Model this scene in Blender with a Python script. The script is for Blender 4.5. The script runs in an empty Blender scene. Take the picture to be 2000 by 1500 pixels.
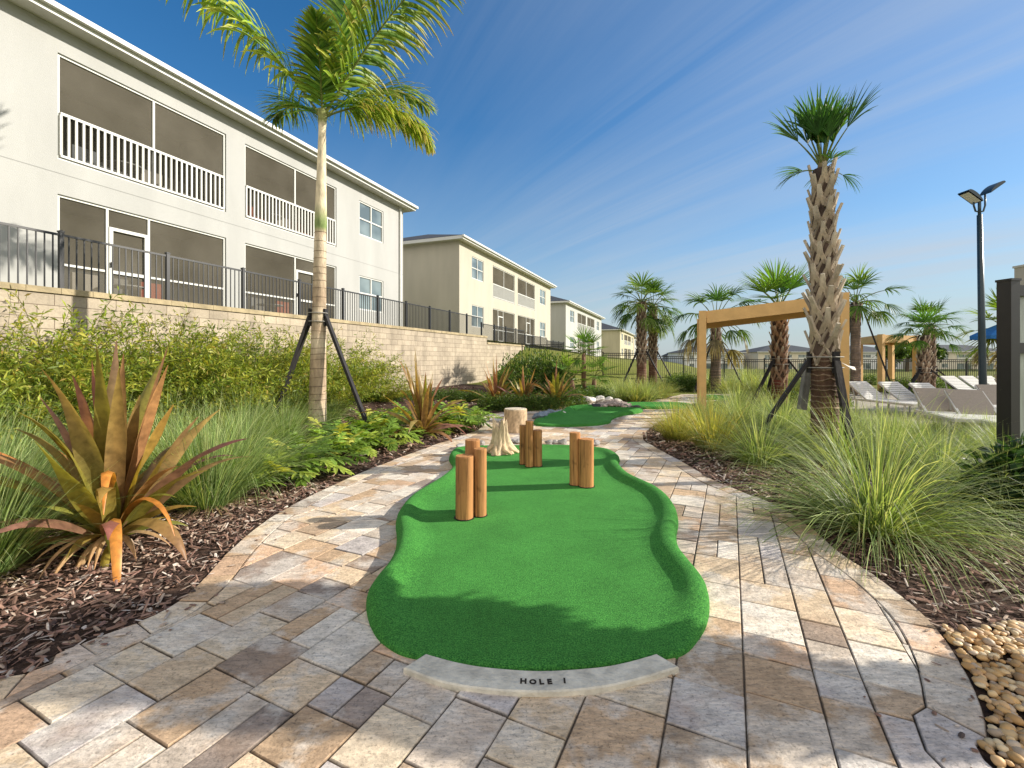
import bpy, math, random
import numpy as np
from mathutils import Vector, Matrix
rng = np.random.default_rng(7)
random.seed(7)
R = math.radians
C = bpy.context.scene.collection
scene = bpy.context.scene

# ------------------------------------------------------------------ camera, sky, sun, exposure
F, CX, HZ, EYE = 888.0, 1000.0, 700.0, 1.5          # focal length and horizon in photo pixels, eye height
cam = bpy.data.cameras.new('camera'); camo = bpy.data.objects.new('camera', cam); C.objects.link(camo)
cam.sensor_width = 36.0; cam.lens = 36.0 * F / 2000.0
cam.shift_y = -(750.0 - HZ) / 2000.0
cam.clip_start = 0.05; cam.clip_end = 4000
camo.location = (0, 0, EYE); camo.rotation_euler = (R(90), 0, 0)
scene.camera = camo

SUN_EL, SUN_AZ = 26.0, 83.0       # azimuth clockwise from +Y
w = bpy.data.worlds.new("World"); scene.world = w; w.use_nodes = True
nt = w.node_tree; nt.nodes.clear()
def N(nt, typ, **kw):
    n = nt.nodes.new(typ)
    for k, v in kw.items():
        if k == 'inp':
            for kk, vv in v.items(): n.inputs[kk].default_value = vv
        else: setattr(n, k, v)
    return n
sky = N(nt, 'ShaderNodeTexSky', sky_type='NISHITA', sun_disc=False, sun_elevation=R(SUN_EL), sun_rotation=R(SUN_AZ))
sky.air_density = 1.0; sky.dust_density = 0.15; sky.ozone_density = 2.5
hs = N(nt, 'ShaderNodeHueSaturation', inp={'Saturation': 1.32, 'Value': 1.0})
tc = N(nt, 'ShaderNodeTexCoord')
sep = N(nt, 'ShaderNodeSeparateXYZ')
def M(nt, op, a, b=None, c=None):
    n = nt.nodes.new('ShaderNodeMath'); n.operation = op
    for i, v in enumerate((a, b, c)):
        if v is None: continue
        if isinstance(v, (int, float)): n.inputs[i].default_value = v
        else: nt.links.new(v, n.inputs[i])
    return n.outputs[0]
L = nt.links.new
L(tc.outputs['Generated'], sep.inputs[0])
zz = M(nt, 'MAXIMUM', sep.outputs[2], 0.03)
zz = M(nt, 'ADD', zz, 0.06)
px_ = M(nt, 'DIVIDE', sep.outputs[0], zz); py_ = M(nt, 'DIVIDE', sep.outputs[1], zz)
ca, sa = -0.50, 0.866                                # direction the cirrus streaks run in
al = M(nt, 'ADD', M(nt, 'MULTIPLY', px_, ca), M(nt, 'MULTIPLY', py_, sa))
pe = M(nt, 'SUBTRACT', M(nt, 'MULTIPLY', px_, sa), M(nt, 'MULTIPLY', py_, ca))
cmb = N(nt, 'ShaderNodeCombineXYZ'); L(M(nt, 'MULTIPLY', al, 0.16), cmb.inputs[0]); L(M(nt, 'MULTIPLY', pe, 2.0), cmb.inputs[1])
n1 = N(nt, 'ShaderNodeTexNoise', inp={'Scale': 1.0, 'Detail': 10.0, 'Roughness': 0.62, 'Distortion': 0.5}); L(cmb.outputs[0], n1.inputs['Vector'])
cmb2 = N(nt, 'ShaderNodeCombineXYZ'); L(M(nt, 'MULTIPLY', al, 0.22), cmb2.inputs[0]); L(M(nt, 'MULTIPLY', pe, 0.4), cmb2.inputs[1]); cmb2.inputs[2].default_value = 3.7
n2 = N(nt, 'ShaderNodeTexNoise', inp={'Scale': 1.0, 'Detail': 3.0, 'Roughness': 0.5}); L(cmb2.outputs[0], n2.inputs['Vector'])
def ramp(nt, fac, stops):
    r = nt.nodes.new('ShaderNodeValToRGB'); e = r.color_ramp.elements
    while len(e) < len(stops): e.new(0.5)
    for i, (p, c) in enumerate(stops):
        e[i].position = p; e[i].color = (c, c, c, 1) if isinstance(c, (int, float)) else (*c, 1)
    nt.links.new(fac, r.inputs[0]); return r.outputs[0]
c1 = ramp(nt, n1.outputs['Fac'], [(0.42, 0.0), (0.78, 1.0)])
c2 = ramp(nt, n2.outputs['Fac'], [(0.36, 0.0), (0.62, 1.0)])
side = ramp(nt, M(nt, 'ADD', M(nt, 'MULTIPLY', sep.outputs[0], 0.5), 0.5), [(0.30, 0.0), (0.58, 1.0)])
fade = ramp(nt, sep.outputs[2], [(0.0, 0.3), (0.12, 1.0), (0.62, 0.75), (0.9, 0.2)])
cl = M(nt, 'MULTIPLY', M(nt, 'MULTIPLY', M(nt, 'MULTIPLY', c1, c2), side), M(nt, 'MULTIPLY', fade, 0.66))
veil = M(nt, 'MULTIPLY', ramp(nt, M(nt, 'ADD', M(nt, 'MULTIPLY', sep.outputs[0], 0.5), 0.5), [(0.45, 0.0), (0.85, 0.30)]), c2)
cl = M(nt, 'ADD', cl, veil)
cl = M(nt, 'MINIMUM', cl, 1.0)
mixc = N(nt, 'ShaderNodeMix', data_type='RGBA')
L(sky.outputs[0], hs.inputs['Color'])
hz = N(nt, 'ShaderNodeMix', data_type='RGBA'); L(ramp(nt, sep.outputs[2], [(0.0, 0.92), (0.06, 0.80), (0.22, 0.30), (0.45, 0.0)]), hz.inputs[0]); L(hs.outputs[0], hz.inputs[6]); hz.inputs[7].default_value = (2.75, 3.35, 3.75, 1)
L(cl, mixc.inputs[0]); L(hz.outputs[2], mixc.inputs[6]); mixc.inputs[7].default_value = (3.7, 4.0, 4.4, 1)
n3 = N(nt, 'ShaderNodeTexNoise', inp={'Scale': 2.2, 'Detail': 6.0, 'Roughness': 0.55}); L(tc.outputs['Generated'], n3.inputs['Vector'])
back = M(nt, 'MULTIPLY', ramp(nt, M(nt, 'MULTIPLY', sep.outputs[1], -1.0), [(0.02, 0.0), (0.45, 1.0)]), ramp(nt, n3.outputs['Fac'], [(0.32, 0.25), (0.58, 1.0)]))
mb = N(nt, 'ShaderNodeMix', data_type='RGBA'); L(back, mb.inputs[0]); L(mixc.outputs[2], mb.inputs[6]); mb.inputs[7].default_value = (9.6, 8.9, 7.9, 1)   # bright white cloud added behind the viewer as neutral fill for the shade
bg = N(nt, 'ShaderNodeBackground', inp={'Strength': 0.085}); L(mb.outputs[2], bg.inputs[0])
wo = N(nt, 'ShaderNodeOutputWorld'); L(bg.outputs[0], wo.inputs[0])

sun = bpy.data.lights.new('sun', 'SUN'); sun.energy = 3.9; sun.angle = R(0.55); sun.color = (1.0, 0.93, 0.81)
suno = bpy.data.objects.new('sun', sun); C.objects.link(suno)
sd = Vector((math.sin(R(SUN_AZ)) * math.cos(R(SUN_EL)), math.cos(R(SUN_AZ)) * math.cos(R(SUN_EL)), math.sin(R(SUN_EL))))
suno.rotation_euler = sd.to_track_quat('Z', 'Y').to_euler(); suno.location = (30, 0, 20)
vs = scene.view_settings
vs.view_transform = 'Standard'; vs.look = 'None'; vs.exposure = 0.90; vs.gamma = 1.0
scene.cycles.use_denoising = True
scene.cycles.max_bounces = 8; scene.cycles.transparent_max_bounces = 16

# ------------------------------------------------------------------ helpers
def G(u, v, z=0.0):
    """photo pixel on the plane at height z -> ground point"""
    Y = F * (EYE - z) / (v - HZ)
    return ((u - CX) / F * Y, Y)
def U(u, Y): return (u - CX) / F * Y
def Zv(v, Y): return EYE + (HZ - v) / F * Y

class Acc:
    """collects quads and polygons with a colour per vertex, then links them as ONE mesh object"""
    def __init__(s): s.V = []; s.Q = []; s.P = []; s.Cc = []; s.n = 0
    def add(s, V, Q=None, col=(1, 1, 1), P=None):
        V = np.asarray(V, float).reshape(-1, 3); c = np.asarray(col, float)
        if c.ndim == 1: c = np.tile(c[:3], (len(V), 1))
        s.V.append(V); s.Cc.append(c)
        if Q is not None and len(Q): s.Q.append(np.asarray(Q, int) + s.n)
        if P: s.P += [[i + s.n for i in f] for f in P]
        s.n += len(V); return s
    def box(s, c, d, col=(1, 1, 1), rz=0.0, taper=1.0):
        x, y, z = np.array(d) / 2.0
        v = np.array([[-x, -y, -z], [x, -y, -z], [x, y, -z], [-x, y, -z], [-x * taper, -y * taper, z], [x * taper, -y * taper, z], [x * taper, y * taper, z], [-x * taper, y * taper, z]])
        if rz: v = v @ np.array([[math.cos(rz), math.sin(rz), 0], [-math.sin(rz), math.cos(rz), 0], [0, 0, 1]])
        return s.add(v + np.array(c), [[0, 3, 2, 1], [4, 5, 6, 7], [0, 1, 5, 4], [1, 2, 6, 5], [2, 3, 7, 6], [3, 0, 4, 7]], col)
    def b2(s, x0, x1, y0, y1, z0, z1, col=(1, 1, 1)):
        return s.box(((x0 + x1) / 2, (y0 + y1) / 2, (z0 + z1) / 2), (abs(x1 - x0), abs(y1 - y0), abs(z1 - z0)), col)
    def plank(s, p0, p1, w0, w1, th, nrm, col, col1=None):
        p0 = np.array(p0, float); p1 = np.array(p1, float); d = p1 - p0; d = d / np.linalg.norm(d)
        nrm = np.array(nrm, float); nrm = nrm - d * nrm.dot(d); nrm /= np.linalg.norm(nrm) + 1e-9
        sd_ = np.cross(d, nrm)
        v = []
        for p, w_ in ((p0, w0), (p1, w1)):
            for a, b in ((-1, -1), (1, -1), (1, 1), (-1, 1)): v.append(p + sd_ * a * w_ / 2 + nrm * b * th / 2)
        c = np.array(col, float) if col1 is None else np.array([col] * 4 + [col1] * 4, float)
        return s.add(v, [[0, 3, 2, 1], [4, 5, 6, 7], [0, 1, 5, 4], [1, 2, 6, 5], [2, 3, 7, 6], [3, 0, 4, 7]], c)
    def bar(s, p0, p1, t, col=(1, 1, 1)):
        d = np.array(p1, float) - np.array(p0, float); n = (0, 0, 1) if abs(d[2]) < 0.9 * np.linalg.norm(d) else (0, 1, 0)
        return s.plank(p0, p1, t, t, t, n, col)
    def tube(s, pts, rad, col=(1, 1, 1), k=10, cap=True, wob=None):
        pts = np.asarray(pts, float); n = len(pts); rad = np.broadcast_to(np.asarray(rad, float), (n,))
        tg = np.gradient(pts, axis=0); tg /= np.linalg.norm(tg, axis=1)[:, None] + 1e-9
        a = np.array([1.0, 0, 0]) if abs(tg[0][0]) < 0.8 else np.array([0, 1.0, 0])
        V = np.zeros((n, k, 3)); th = np.arange(k) / k * 2 * math.pi
        for i in range(n):
            s1 = np.cross(tg[i], a); s1 /= np.linalg.norm(s1); s2 = np.cross(tg[i], s1)
            rr = rad[i] * (np.ones(k) if wob is None else wob[i])
            V[i] = pts[i] + np.cos(th)[:, None] * s1 * rr[:, None] + np.sin(th)[:, None] * s2 * rr[:, None]
        i, j = np.meshgrid(np.arange(n - 1), np.arange(k), indexing='ij'); j2 = (j + 1) % k
        Q = np.stack([i * k + j, i * k + j2, (i + 1) * k + j2, (i + 1) * k + j], -1).reshape(-1, 4)
        P = [list(range(k))[::-1], list(range((n - 1) * k, n * k))] if cap else None
        c = np.asarray(col, float)
        if c.ndim == 2 and len(c) == n: c = np.repeat(c, k, 0)
        return s.add(V.reshape(-1, 3), Q, c, P)
    def lathe(s, prof, col=(1, 1, 1), k=16, o=(0, 0, 0)):
        return s.tube_z([(o[0], o[1], o[2] + z) for r, z in prof], [r for r, z in prof], col, k)
    def tube_z(s, pts, rad, col, k=16):
        pts = np.asarray(pts, float); n = len(pts); th = np.arange(k) / k * 2 * math.pi
        V = np.zeros((n, k, 3))
        for i in range(n): V[i] = pts[i] + rad[i] * np.stack([np.cos(th), np.sin(th), 0 * th], -1)
        i, j = np.meshgrid(np.arange(n - 1), np.arange(k), indexing='ij'); j2 = (j + 1) % k
        Q = np.stack([i * k + j, i * k + j2, (i + 1) * k + j2, (i + 1) * k + j], -1).reshape(-1, 4)
        c = np.asarray(col, float)
        if c.ndim == 2 and len(c) == n: c = np.repeat(c, k, 0)
        return s.add(V.reshape(-1, 3), Q, c, [list(range(k))[::-1], list(range((n - 1) * k, n * k))])
    def mesh(s, name, mat=None, smooth=False):
        V = np.concatenate(s.V); col = np.concatenate(s.Cc)
        Q = np.concatenate(s.Q) if s.Q else np.zeros((0, 4), int)
        loops = Q.reshape(-1); tot = np.full(len(Q), 4)
        if s.P:
            loops = np.concatenate([loops, np.array([i for f in s.P for i in f], int)])
            tot = np.concatenate([tot, np.array([len(f) for f in s.P], int)])
        start = np.concatenate([[0], np.cumsum(tot)[:-1]])
        me = bpy.data.meshes.new(name)
        me.vertices.add(len(V)); me.vertices.foreach_set('co', V.reshape(-1).astype(np.float32))
        me.loops.add(len(loops)); me.loops.foreach_set('vertex_index', loops.astype(np.int32))
        me.polygons.add(len(tot)); me.polygons.foreach_set('loop_start', start.astype(np.int32)); me.polygons.foreach_set('loop_total', tot.astype(np.int32))
        me.update(calc_edges=True); me.validate()
        at = me.color_attributes.new('col', 'FLOAT_COLOR', 'POINT')
        if len(at.data) == len(V):
            at.data.foreach_set('color', np.concatenate([col, np.ones((len(col), 1))], 1).reshape(-1).astype(np.float32))
        me.polygons.foreach_set('use_smooth', np.full(len(me.polygons), bool(smooth)))
        if mat: me.materials.append(mat)
        return me
    def obj(s, name, mat, parent=None, smooth=False, loc=None, rz=None):
        o = bpy.data.objects.new(name, s.mesh(name, mat, smooth)); C.objects.link(o)
        if parent: o.parent = parent
        if loc is not None: o.location = loc
        if rz is not None: o.rotation_euler = (0, 0, rz)
        return o

def unit(a): a = np.asarray(a, float); return a / (np.linalg.norm(a, axis=-1, keepdims=True) + 1e-9)
def lerp(a, b, t): return a + (b - a) * t
def prof_blade(t): return (1 - t) ** 0.6 * (0.75 + 0.25 * min(1, t * 4)) + 0.04
def prof_leaf(t): return max(0.06, math.sin(math.pi * min(1, 0.12 + 0.88 * t)) ** 0.8)
def prof_strap(t): return max(0.05, min(1, 0.55 + t * 1.6) * (1 - max(0, (t - 0.45) / 0.55) ** 1.6))
def ribbons(acc, P, D, S, Ln, W, seg, droop, prof, c0, c1, fold=0.0, cp=1.0, wave=None):
    P = np.asarray(P, float); n = len(P); D = unit(np.broadcast_to(D, (n, 3))); S = np.broadcast_to(S, (n, 3))
    Ln = np.broadcast_to(Ln, (n,)); W = np.broadcast_to(W, (n,)); droop = np.broadcast_to(droop, (n,))
    c0 = np.broadcast_to(c0, (n, 3)); c1 = np.broadcast_to(c1, (n, 3))
    m = 3 if fold else 2; V = np.zeros((n, seg + 1, m, 3)); K = np.zeros((n, seg + 1, m, 3)); p = P.copy(); d = D.copy(); dt = 1.0 / seg
    for i in range(seg + 1):
        t = i / seg
        s_ = unit(S - d * (S * d).sum(1, keepdims=True)); up = np.cross(s_, d)
        wd = (W * prof(t) / 2)[:, None]
        if wave is not None: s_ = unit(s_ + up * (wave * math.sin(t * 5.0))[:, None])
        V[:, i, 0] = p - s_ * wd; V[:, i, m - 1] = p + s_ * wd
        if fold: V[:, i, 1] = p - up * wd * fold
        K[:, i] = lerp(c0, c1, t ** cp)[:, None, :]
        d = unit(d + np.array([0, 0, -1.0]) * (droop * dt)[:, None] * (0.4 + 1.2 * t)); p = p + d * (Ln * dt)[:, None]
    base = (np.arange(n) * (seg + 1) * m)[:, None, None]
    i, j = np.meshgrid(np.arange(seg), np.arange(m - 1), indexing='ij')
    q = np.stack([i * m + j, i * m + j + 1, (i + 1) * m + j + 1, (i + 1) * m + j], -1).reshape(1, -1, 4)
    acc.add(V.reshape(-1, 3), (q + base).reshape(-1, 4), K.reshape(-1, 3))

def tag(o, label=None, cat=None, group=None, kind=None):
    if label: o['label'] = label
    if cat: o['category'] = cat
    if group: o['group'] = group
    if kind: o['kind'] = kind
    return o
def thing(name, label, cat, loc=(0, 0, 0), rz=0.0, group=None):
    o = bpy.data.objects.new(name, None); C.objects.link(o); o.location = loc; o.rotation_euler = (0, 0, rz); o.empty_display_size = 0.2
    return tag(o, label, cat, group)
def children(o): return [c for c in o.children]
def dup(o, loc, rz=0.0, label=None, group=None, sc=None, parent=None):
    c = o.copy(); C.objects.link(c)
    if parent is None:
        c.location = loc; c.rotation_euler = (0, 0, rz)
        if sc is not None: c.scale = (sc, sc, sc) if isinstance(sc, (int, float)) else sc
        if label: c['label'] = label
        if group: c['group'] = group
    else: c.parent = parent
    for ch in children(o): dup(ch, None, parent=c)
    return c

def smooth_loop(pts, per=8):
    pts = [np.array(p, float) for p in pts]; n = len(pts); out = []
    for i in range(n):
        a, b, c, d = pts[i - 1], pts[i], pts[(i + 1) % n], pts[(i + 2) % n]
        for k in range(per):
            t = k / per
            out.append(0.5 * ((2 * b) + (c - a) * t + (2 * a - 5 * b + 4 * c - d) * t * t + (3 * b - a - 3 * c + d) * t ** 3))
    return np.array(out)
def smooth_line(pts, per=8):
    pts = [np.array(p, float) for p in pts]; ex = [2 * pts[0] - pts[1]] + pts + [2 * pts[-1] - pts[-2]]; out = []
    for i in range(1, len(ex) - 2):
        a, b, c, d = ex[i - 1], ex[i], ex[i + 1], ex[i + 2]
        for k in range(per):
            t = k / per
            out.append(0.5 * ((2 * b) + (c - a) * t + (2 * a - 5 * b + 4 * c - d) * t * t + (3 * b - a - 3 * c + d) * t ** 3))
    out.append(pts[-1]); return np.array(out)
def inside(poly, x, y):
    x = np.asarray(x, float); y = np.asarray(y, float); r = np.zeros(x.shape, bool); n = len(poly)
    for i in range(n):
        x0, y0 = poly[i]; x1, y1 = poly[(i + 1) % n]
        if y0 == y1: continue
        r ^= ((y0 > y) != (y1 > y)) & (x < (x1 - x0) * (y - y0) / (y1 - y0) + x0)
    return r
def edge_dist(poly, x, y):
    P = np.stack([np.asarray(x, float), np.asarray(y, float)], -1); A = np.asarray(poly, float); AB = np.roll(A, -1, 0) - A; L2 = (AB * AB).sum(1) + 1e-12; sh = P.shape[:-1]; P = P.reshape(-1, 2); o = np.zeros(len(P))
    for k in range(0, len(P), 2000):
        q = P[k:k + 2000, None] - A[None]; t = np.clip((q * AB).sum(-1) / L2, 0, 1); o[k:k + 2000] = np.sqrt(((q - t[..., None] * AB) ** 2).sum(-1).min(1))
    return o.reshape(sh) if sh else float(o[0])

# ------------------------------------------------------------------ materials
def new_mat(name):
    m = bpy.data.materials.new(name); m.use_nodes = True; m.node_tree.nodes.clear(); return m, m.node_tree
def out(nt, sh):
    o = nt.nodes.new('ShaderNodeOutputMaterial'); nt.links.new(sh, o.inputs[0])
def attr_col(nt, colour=None):
    if colour is not None:
        r = nt.nodes.new('ShaderNodeRGB'); r.outputs[0].default_value = (*colour, 1); return r.outputs[0]
    a = nt.nodes.new('ShaderNodeAttribute'); a.attribute_name = 'col'; return a.outputs['Color']
def noise(nt, scale, detail=5.0, rough=0.55, coord='Object', stretch=None):
    t = nt.nodes.new('ShaderNodeTexCoord'); v = t.outputs[coord]
    if stretch:
        mp = nt.nodes.new('ShaderNodeMapping'); mp.inputs['Scale'].default_value = stretch; nt.links.new(v, mp.inputs[0]); v = mp.outputs[0]
    n = nt.nodes.new('ShaderNodeTexNoise'); n.inputs['Scale'].default_value = scale; n.inputs['Detail'].default_value = detail; n.inputs['Roughness'].default_value = rough
    nt.links.new(v, n.inputs['Vector']); return n.outputs['Fac']
def mixrgb(nt, fac, a, b, mode='MIX'):
    m = nt.nodes.new('ShaderNodeMix'); m.data_type = 'RGBA'; m.blend_type = mode
    for s_, v in ((0, fac), (6, a), (7, b)):
        if isinstance(v, (int, float)): m.inputs[s_].default_value = v
        elif isinstance(v, tuple): m.inputs[s_].default_value = (*v, 1)
        else: nt.links.new(v, m.inputs[s_])
    return m.outputs[2]
def surf(name, colour=None, rough=0.7, var=0.25, scale=3.0, bump=0.0, bscale=30.0, spec=0.3, metal=0.0, stretch=None, coord='Object', dark=0.6):
    m, nt = new_mat(name); c = attr_col(nt, colour)
    if var:
        f = ramp(nt, noise(nt, scale, stretch=stretch, coord=coord), [(0.3, 1 - var), (0.7, 1 + var * dark)])
        c = mixrgb(nt, 1.0, c, f, 'MULTIPLY')
    p = nt.nodes.new('ShaderNodeBsdfPrincipled'); nt.links.new(c, p.inputs['Base Color'])
    p.inputs['Roughness'].default_value = rough; p.inputs['Specular IOR Level'].default_value = spec; p.inputs['Metallic'].default_value = metal
    if bump:
        b = nt.nodes.new('ShaderNodeBump'); b.inputs['Strength'].default_value = bump; b.inputs['Distance'].default_value = 0.02
        nt.links.new(noise(nt, bscale, stretch=stretch, coord=coord), b.inputs['Height']); nt.links.new(b.outputs[0], p.inputs['Normal'])
    out(nt, p.outputs[0]); return m
def leaf_mat(name, trans=0.35, rough=0.45, var=0.3, scale=9.0, gloss=0.25):
    m, nt = new_mat(name); c = attr_col(nt)
    f = ramp(nt, noise(nt, scale), [(0.3, 1 - var), (0.7, 1 + var)])
    c = mixrgb(nt, 1.0, c, f, 'MULTIPLY')
    p = nt.nodes.new('ShaderNodeBsdfPrincipled'); nt.links.new(c, p.inputs['Base Color']); p.inputs['Roughness'].default_value = rough; p.inputs['Specular IOR Level'].default_value = gloss
    t = nt.nodes.new('ShaderNodeBsdfTranslucent')
    tcol = mixrgb(nt, 1.0, c, (1.5, 1.45, 0.55), 'MULTIPLY'); nt.links.new(tcol, t.inputs[0])
    x = nt.nodes.new('ShaderNodeMixShader'); x.inputs[0].default_value = trans
    nt.links.new(p.outputs[0], x.inputs[1]); nt.links.new(t.outputs[0], x.inputs[2]); out(nt, x.outputs[0]); return m

M_LEAF = leaf_mat('leaf'); M_GRASS = leaf_mat('grass_blade', trans=0.35, scale=4.0, gloss=0.15)
M_STRAP = leaf_mat('strap_leaf', trans=0.30, rough=0.4, scale=14.0, var=0.35, gloss=0.35)
M_BARK = surf('bark', rough=0.9, var=0.35, scale=14.0, bump=0.6, bscale=60, stretch=(1, 1, 0.35))
M_BOOT = surf('leaf_base', rough=0.9, var=0.3, scale=20.0, bump=0.5, bscale=70, stretch=(1, 1, 0.3))
M_WOOD = surf('peeled_log', rough=0.65, var=0.28, scale=9.0, bump=0.35, bscale=30, stretch=(2.5, 2.5, 0.22), dark=0.5)
def log_mat():
    m, nt = new_mat('peeled_log'); c = attr_col(nt)
    g = ramp(nt, noise(nt, 1.0, 7, 0.65, stretch=(38, 38, 1.6)), [(0.36, 0.28), (0.48, 0.95), (0.7, 1.18)]); c = mixrgb(nt, 0.85, c, g, 'MULTIPLY')
    k = ramp(nt, noise(nt, 1.0, 3, 0.5, stretch=(9, 9, 5)), [(0.28, 0.35), (0.36, 1.0)]); c = mixrgb(nt, 0.8, c, k, 'MULTIPLY')
    v = ramp(nt, noise(nt, 1.0, 4, 0.6, stretch=(5, 5, 2)), [(0.35, 0.78), (0.65, 1.12)]); c = mixrgb(nt, 1.0, c, v, 'MULTIPLY')
    p = nt.nodes.new('ShaderNodeBsdfPrincipled'); nt.links.new(c, p.inputs['Base Color']); p.inputs['Roughness'].default_value = 0.7; p.inputs['Specular IOR Level'].default_value = 0.2
    b = nt.nodes.new('ShaderNodeBump'); b.inputs['Strength'].default_value = 0.8; b.inputs['Distance'].default_value = 0.01
    nt.links.new(noise(nt, 1.0, 7, 0.65, stretch=(38, 38, 1.6)), b.inputs['Height']); nt.links.new(b.outputs[0], p.inputs['Normal']); out(nt, p.outputs[0]); return m
M_WOOD = log_mat()
M_BLACK = surf('black_metal', colour=(0.018, 0.018, 0.02), rough=0.4, var=0.2, scale=6, spec=0.5)
M_BRACE = surf('dark_timber', rough=0.7, var=0.35, scale=12, bump=0.3, stretch=(1, 1, 0.2))
M_STUCCO = surf('stucco', rough=0.9, var=0.09, scale=0.9, bump=0.45, bscale=90, stretch=(1.4, 1.4, 0.35))
M_TRIM = surf('white_trim', colour=(0.62, 0.62, 0.59), rough=0.5, var=0.05, scale=2)
M_ROOF = surf('shingle', colour=(0.055, 0.062, 0.075), rough=0.9, var=0.35, scale=6, bump=0.4, bscale=30)
M_INT = surf('porch_interior', rough=0.9, var=0.1)
M_PAINT = surf('tan_paint', colour=(0.68, 0.42, 0.17), rough=0.55, var=0.12, scale=4, bump=0.1, bscale=60)
M_ROCK = surf('rock', rough=0.85, var=0.45, scale=7, bump=0.8, bscale=18)
M_SLING = surf('sling', rough=0.8, var=0.12, scale=30, bump=0.15, bscale=200)
M_FRAME = surf('pale_frame', colour=(0.55, 0.54, 0.50), rough=0.4, var=0.1)

def glass_mat():
    m, nt = new_mat('window_glass'); p = nt.nodes.new('ShaderNodeBsdfPrincipled')
    c = mixrgb(nt, ramp(nt, noise(nt, 0.7, 2), [(0.4, 0.0), (0.6, 1.0)]), (0.10, 0.13, 0.14), (0.22, 0.27, 0.28)); nt.links.new(c, p.inputs['Base Color'])
    p.inputs['Roughness'].default_value = 0.08; p.inputs['Specular IOR Level'].default_value = 0.8; out(nt, p.outputs[0]); return m
M_GLASS = glass_mat()
def screen_mat():
    m, nt = new_mat('insect_screen'); d = nt.nodes.new('ShaderNodeBsdfDiffuse')
    c = mixrgb(nt, ramp(nt, noise(nt, 0.55, 4), [(0.35, 0.0), (0.7, 1.0)]), (0.125, 0.112, 0.085), (0.21, 0.19, 0.15)); nt.links.new(c, d.inputs[0])
    t = nt.nodes.new('ShaderNodeBsdfTransparent'); x = nt.nodes.new('ShaderNodeMixShader'); x.inputs[0].default_value = 0.50
    nt.links.new(d.outputs[0], x.inputs[1]); nt.links.new(t.outputs[0], x.inputs[2]); out(nt, x.outputs[0]); return m
M_SCREEN = screen_mat()
def paver_mat():
    m, nt = new_mat('tumbled_paver'); c = attr_col(nt)
    big = ramp(nt, noise(nt, 2.6, 5, 0.6), [(0.49, 0.0), (0.56, 1.0)])
    c = mixrgb(nt, M(nt, 'MULTIPLY', big, 0.60), c, (0.74, 0.68, 0.60))
    mid = ramp(nt, noise(nt, 7.0, 6, 0.65, stretch=(1, 2.2, 1)), [(0.42, 1.05), (0.63, 0.72)])
    c = mixrgb(nt, 0.85, c, mid, 'MULTIPLY')
    sp = ramp(nt, noise(nt, 60.0, 5, 0.75), [(0.34, 0.45), (0.47, 1.0)])
    c = mixrgb(nt, 0.9, c, sp, 'MULTIPLY')
    st = ramp(nt, noise(nt, 16.0, 7, 0.75, stretch=(1, 3.0, 1)), [(0.40, 0.72), (0.56, 1.05)])
    c = mixrgb(nt, 0.8, c, st, 'MULTIPLY')
    ru = ramp(nt, noise(nt, 3.7, 3), [(0.52, 0.0), (0.72, 0.35)])
    c = mixrgb(nt, ru, c, (0.46, 0.30, 0.19))
    p = nt.nodes.new('ShaderNodeBsdfPrincipled'); nt.links.new(c, p.inputs['Base Color']); p.inputs['Roughness'].default_value = 0.75; p.inputs['Specular IOR Level'].default_value = 0.25
    b = nt.nodes.new('ShaderNodeBump'); b.inputs['Strength'].default_value = 0.9; b.inputs['Distance'].default_value = 0.014
    h = M(nt, 'ADD', noise(nt, 9, 8, 0.65, stretch=(1, 2.5, 1)), M(nt, 'MULTIPLY', noise(nt, 45, 4), 0.35))
    nt.links.new(h, b.inputs['Height']); nt.links.new(b.outputs[0], p.inputs['Normal']); out(nt, p.outputs[0]); return m
M_PAVER = paver_mat()
def turf_mat():
    m, nt = new_mat('putting_turf')
    c = mixrgb(nt, ramp(nt, noise(nt, 125, 3, 0.7), [(0.36, 0.0), (0.66, 1.0)]), (0.010, 0.088, 0.016), (0.092, 0.325, 0.055))
    c = mixrgb(nt, 1.0, c, ramp(nt, noise(nt, 2.2, 5, 0.65), [(0.3, 0.78), (0.7, 1.15)]), 'MULTIPLY')
    c = mixrgb(nt, 1.0, c, ramp(nt, noise(nt, 34, 4, 0.7), [(0.35, 0.80), (0.62, 1.12)]), 'MULTIPLY')
    p = nt.nodes.new('ShaderNodeBsdfPrincipled'); nt.links.new(c, p.inputs['Base Color']); p.inputs['Roughness'].default_value = 0.9; p.inputs['Specular IOR Level'].default_value = 0.1
    p.inputs['Sheen Weight'].default_value = 0.15; p.inputs['Sheen Tint'].default_value = (0.3, 1, 0.3, 1)
    b = nt.nodes.new('ShaderNodeBump'); b.inputs['Strength'].default_value = 0.7; b.inputs['Distance'].default_value = 0.008
    nt.links.new(noise(nt, 170, 3, 0.7), b.inputs['Height']); nt.links.new(b.outputs[0], p.inputs['Normal']); out(nt, p.outputs[0]); return m
M_TURF = turf_mat()
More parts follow.
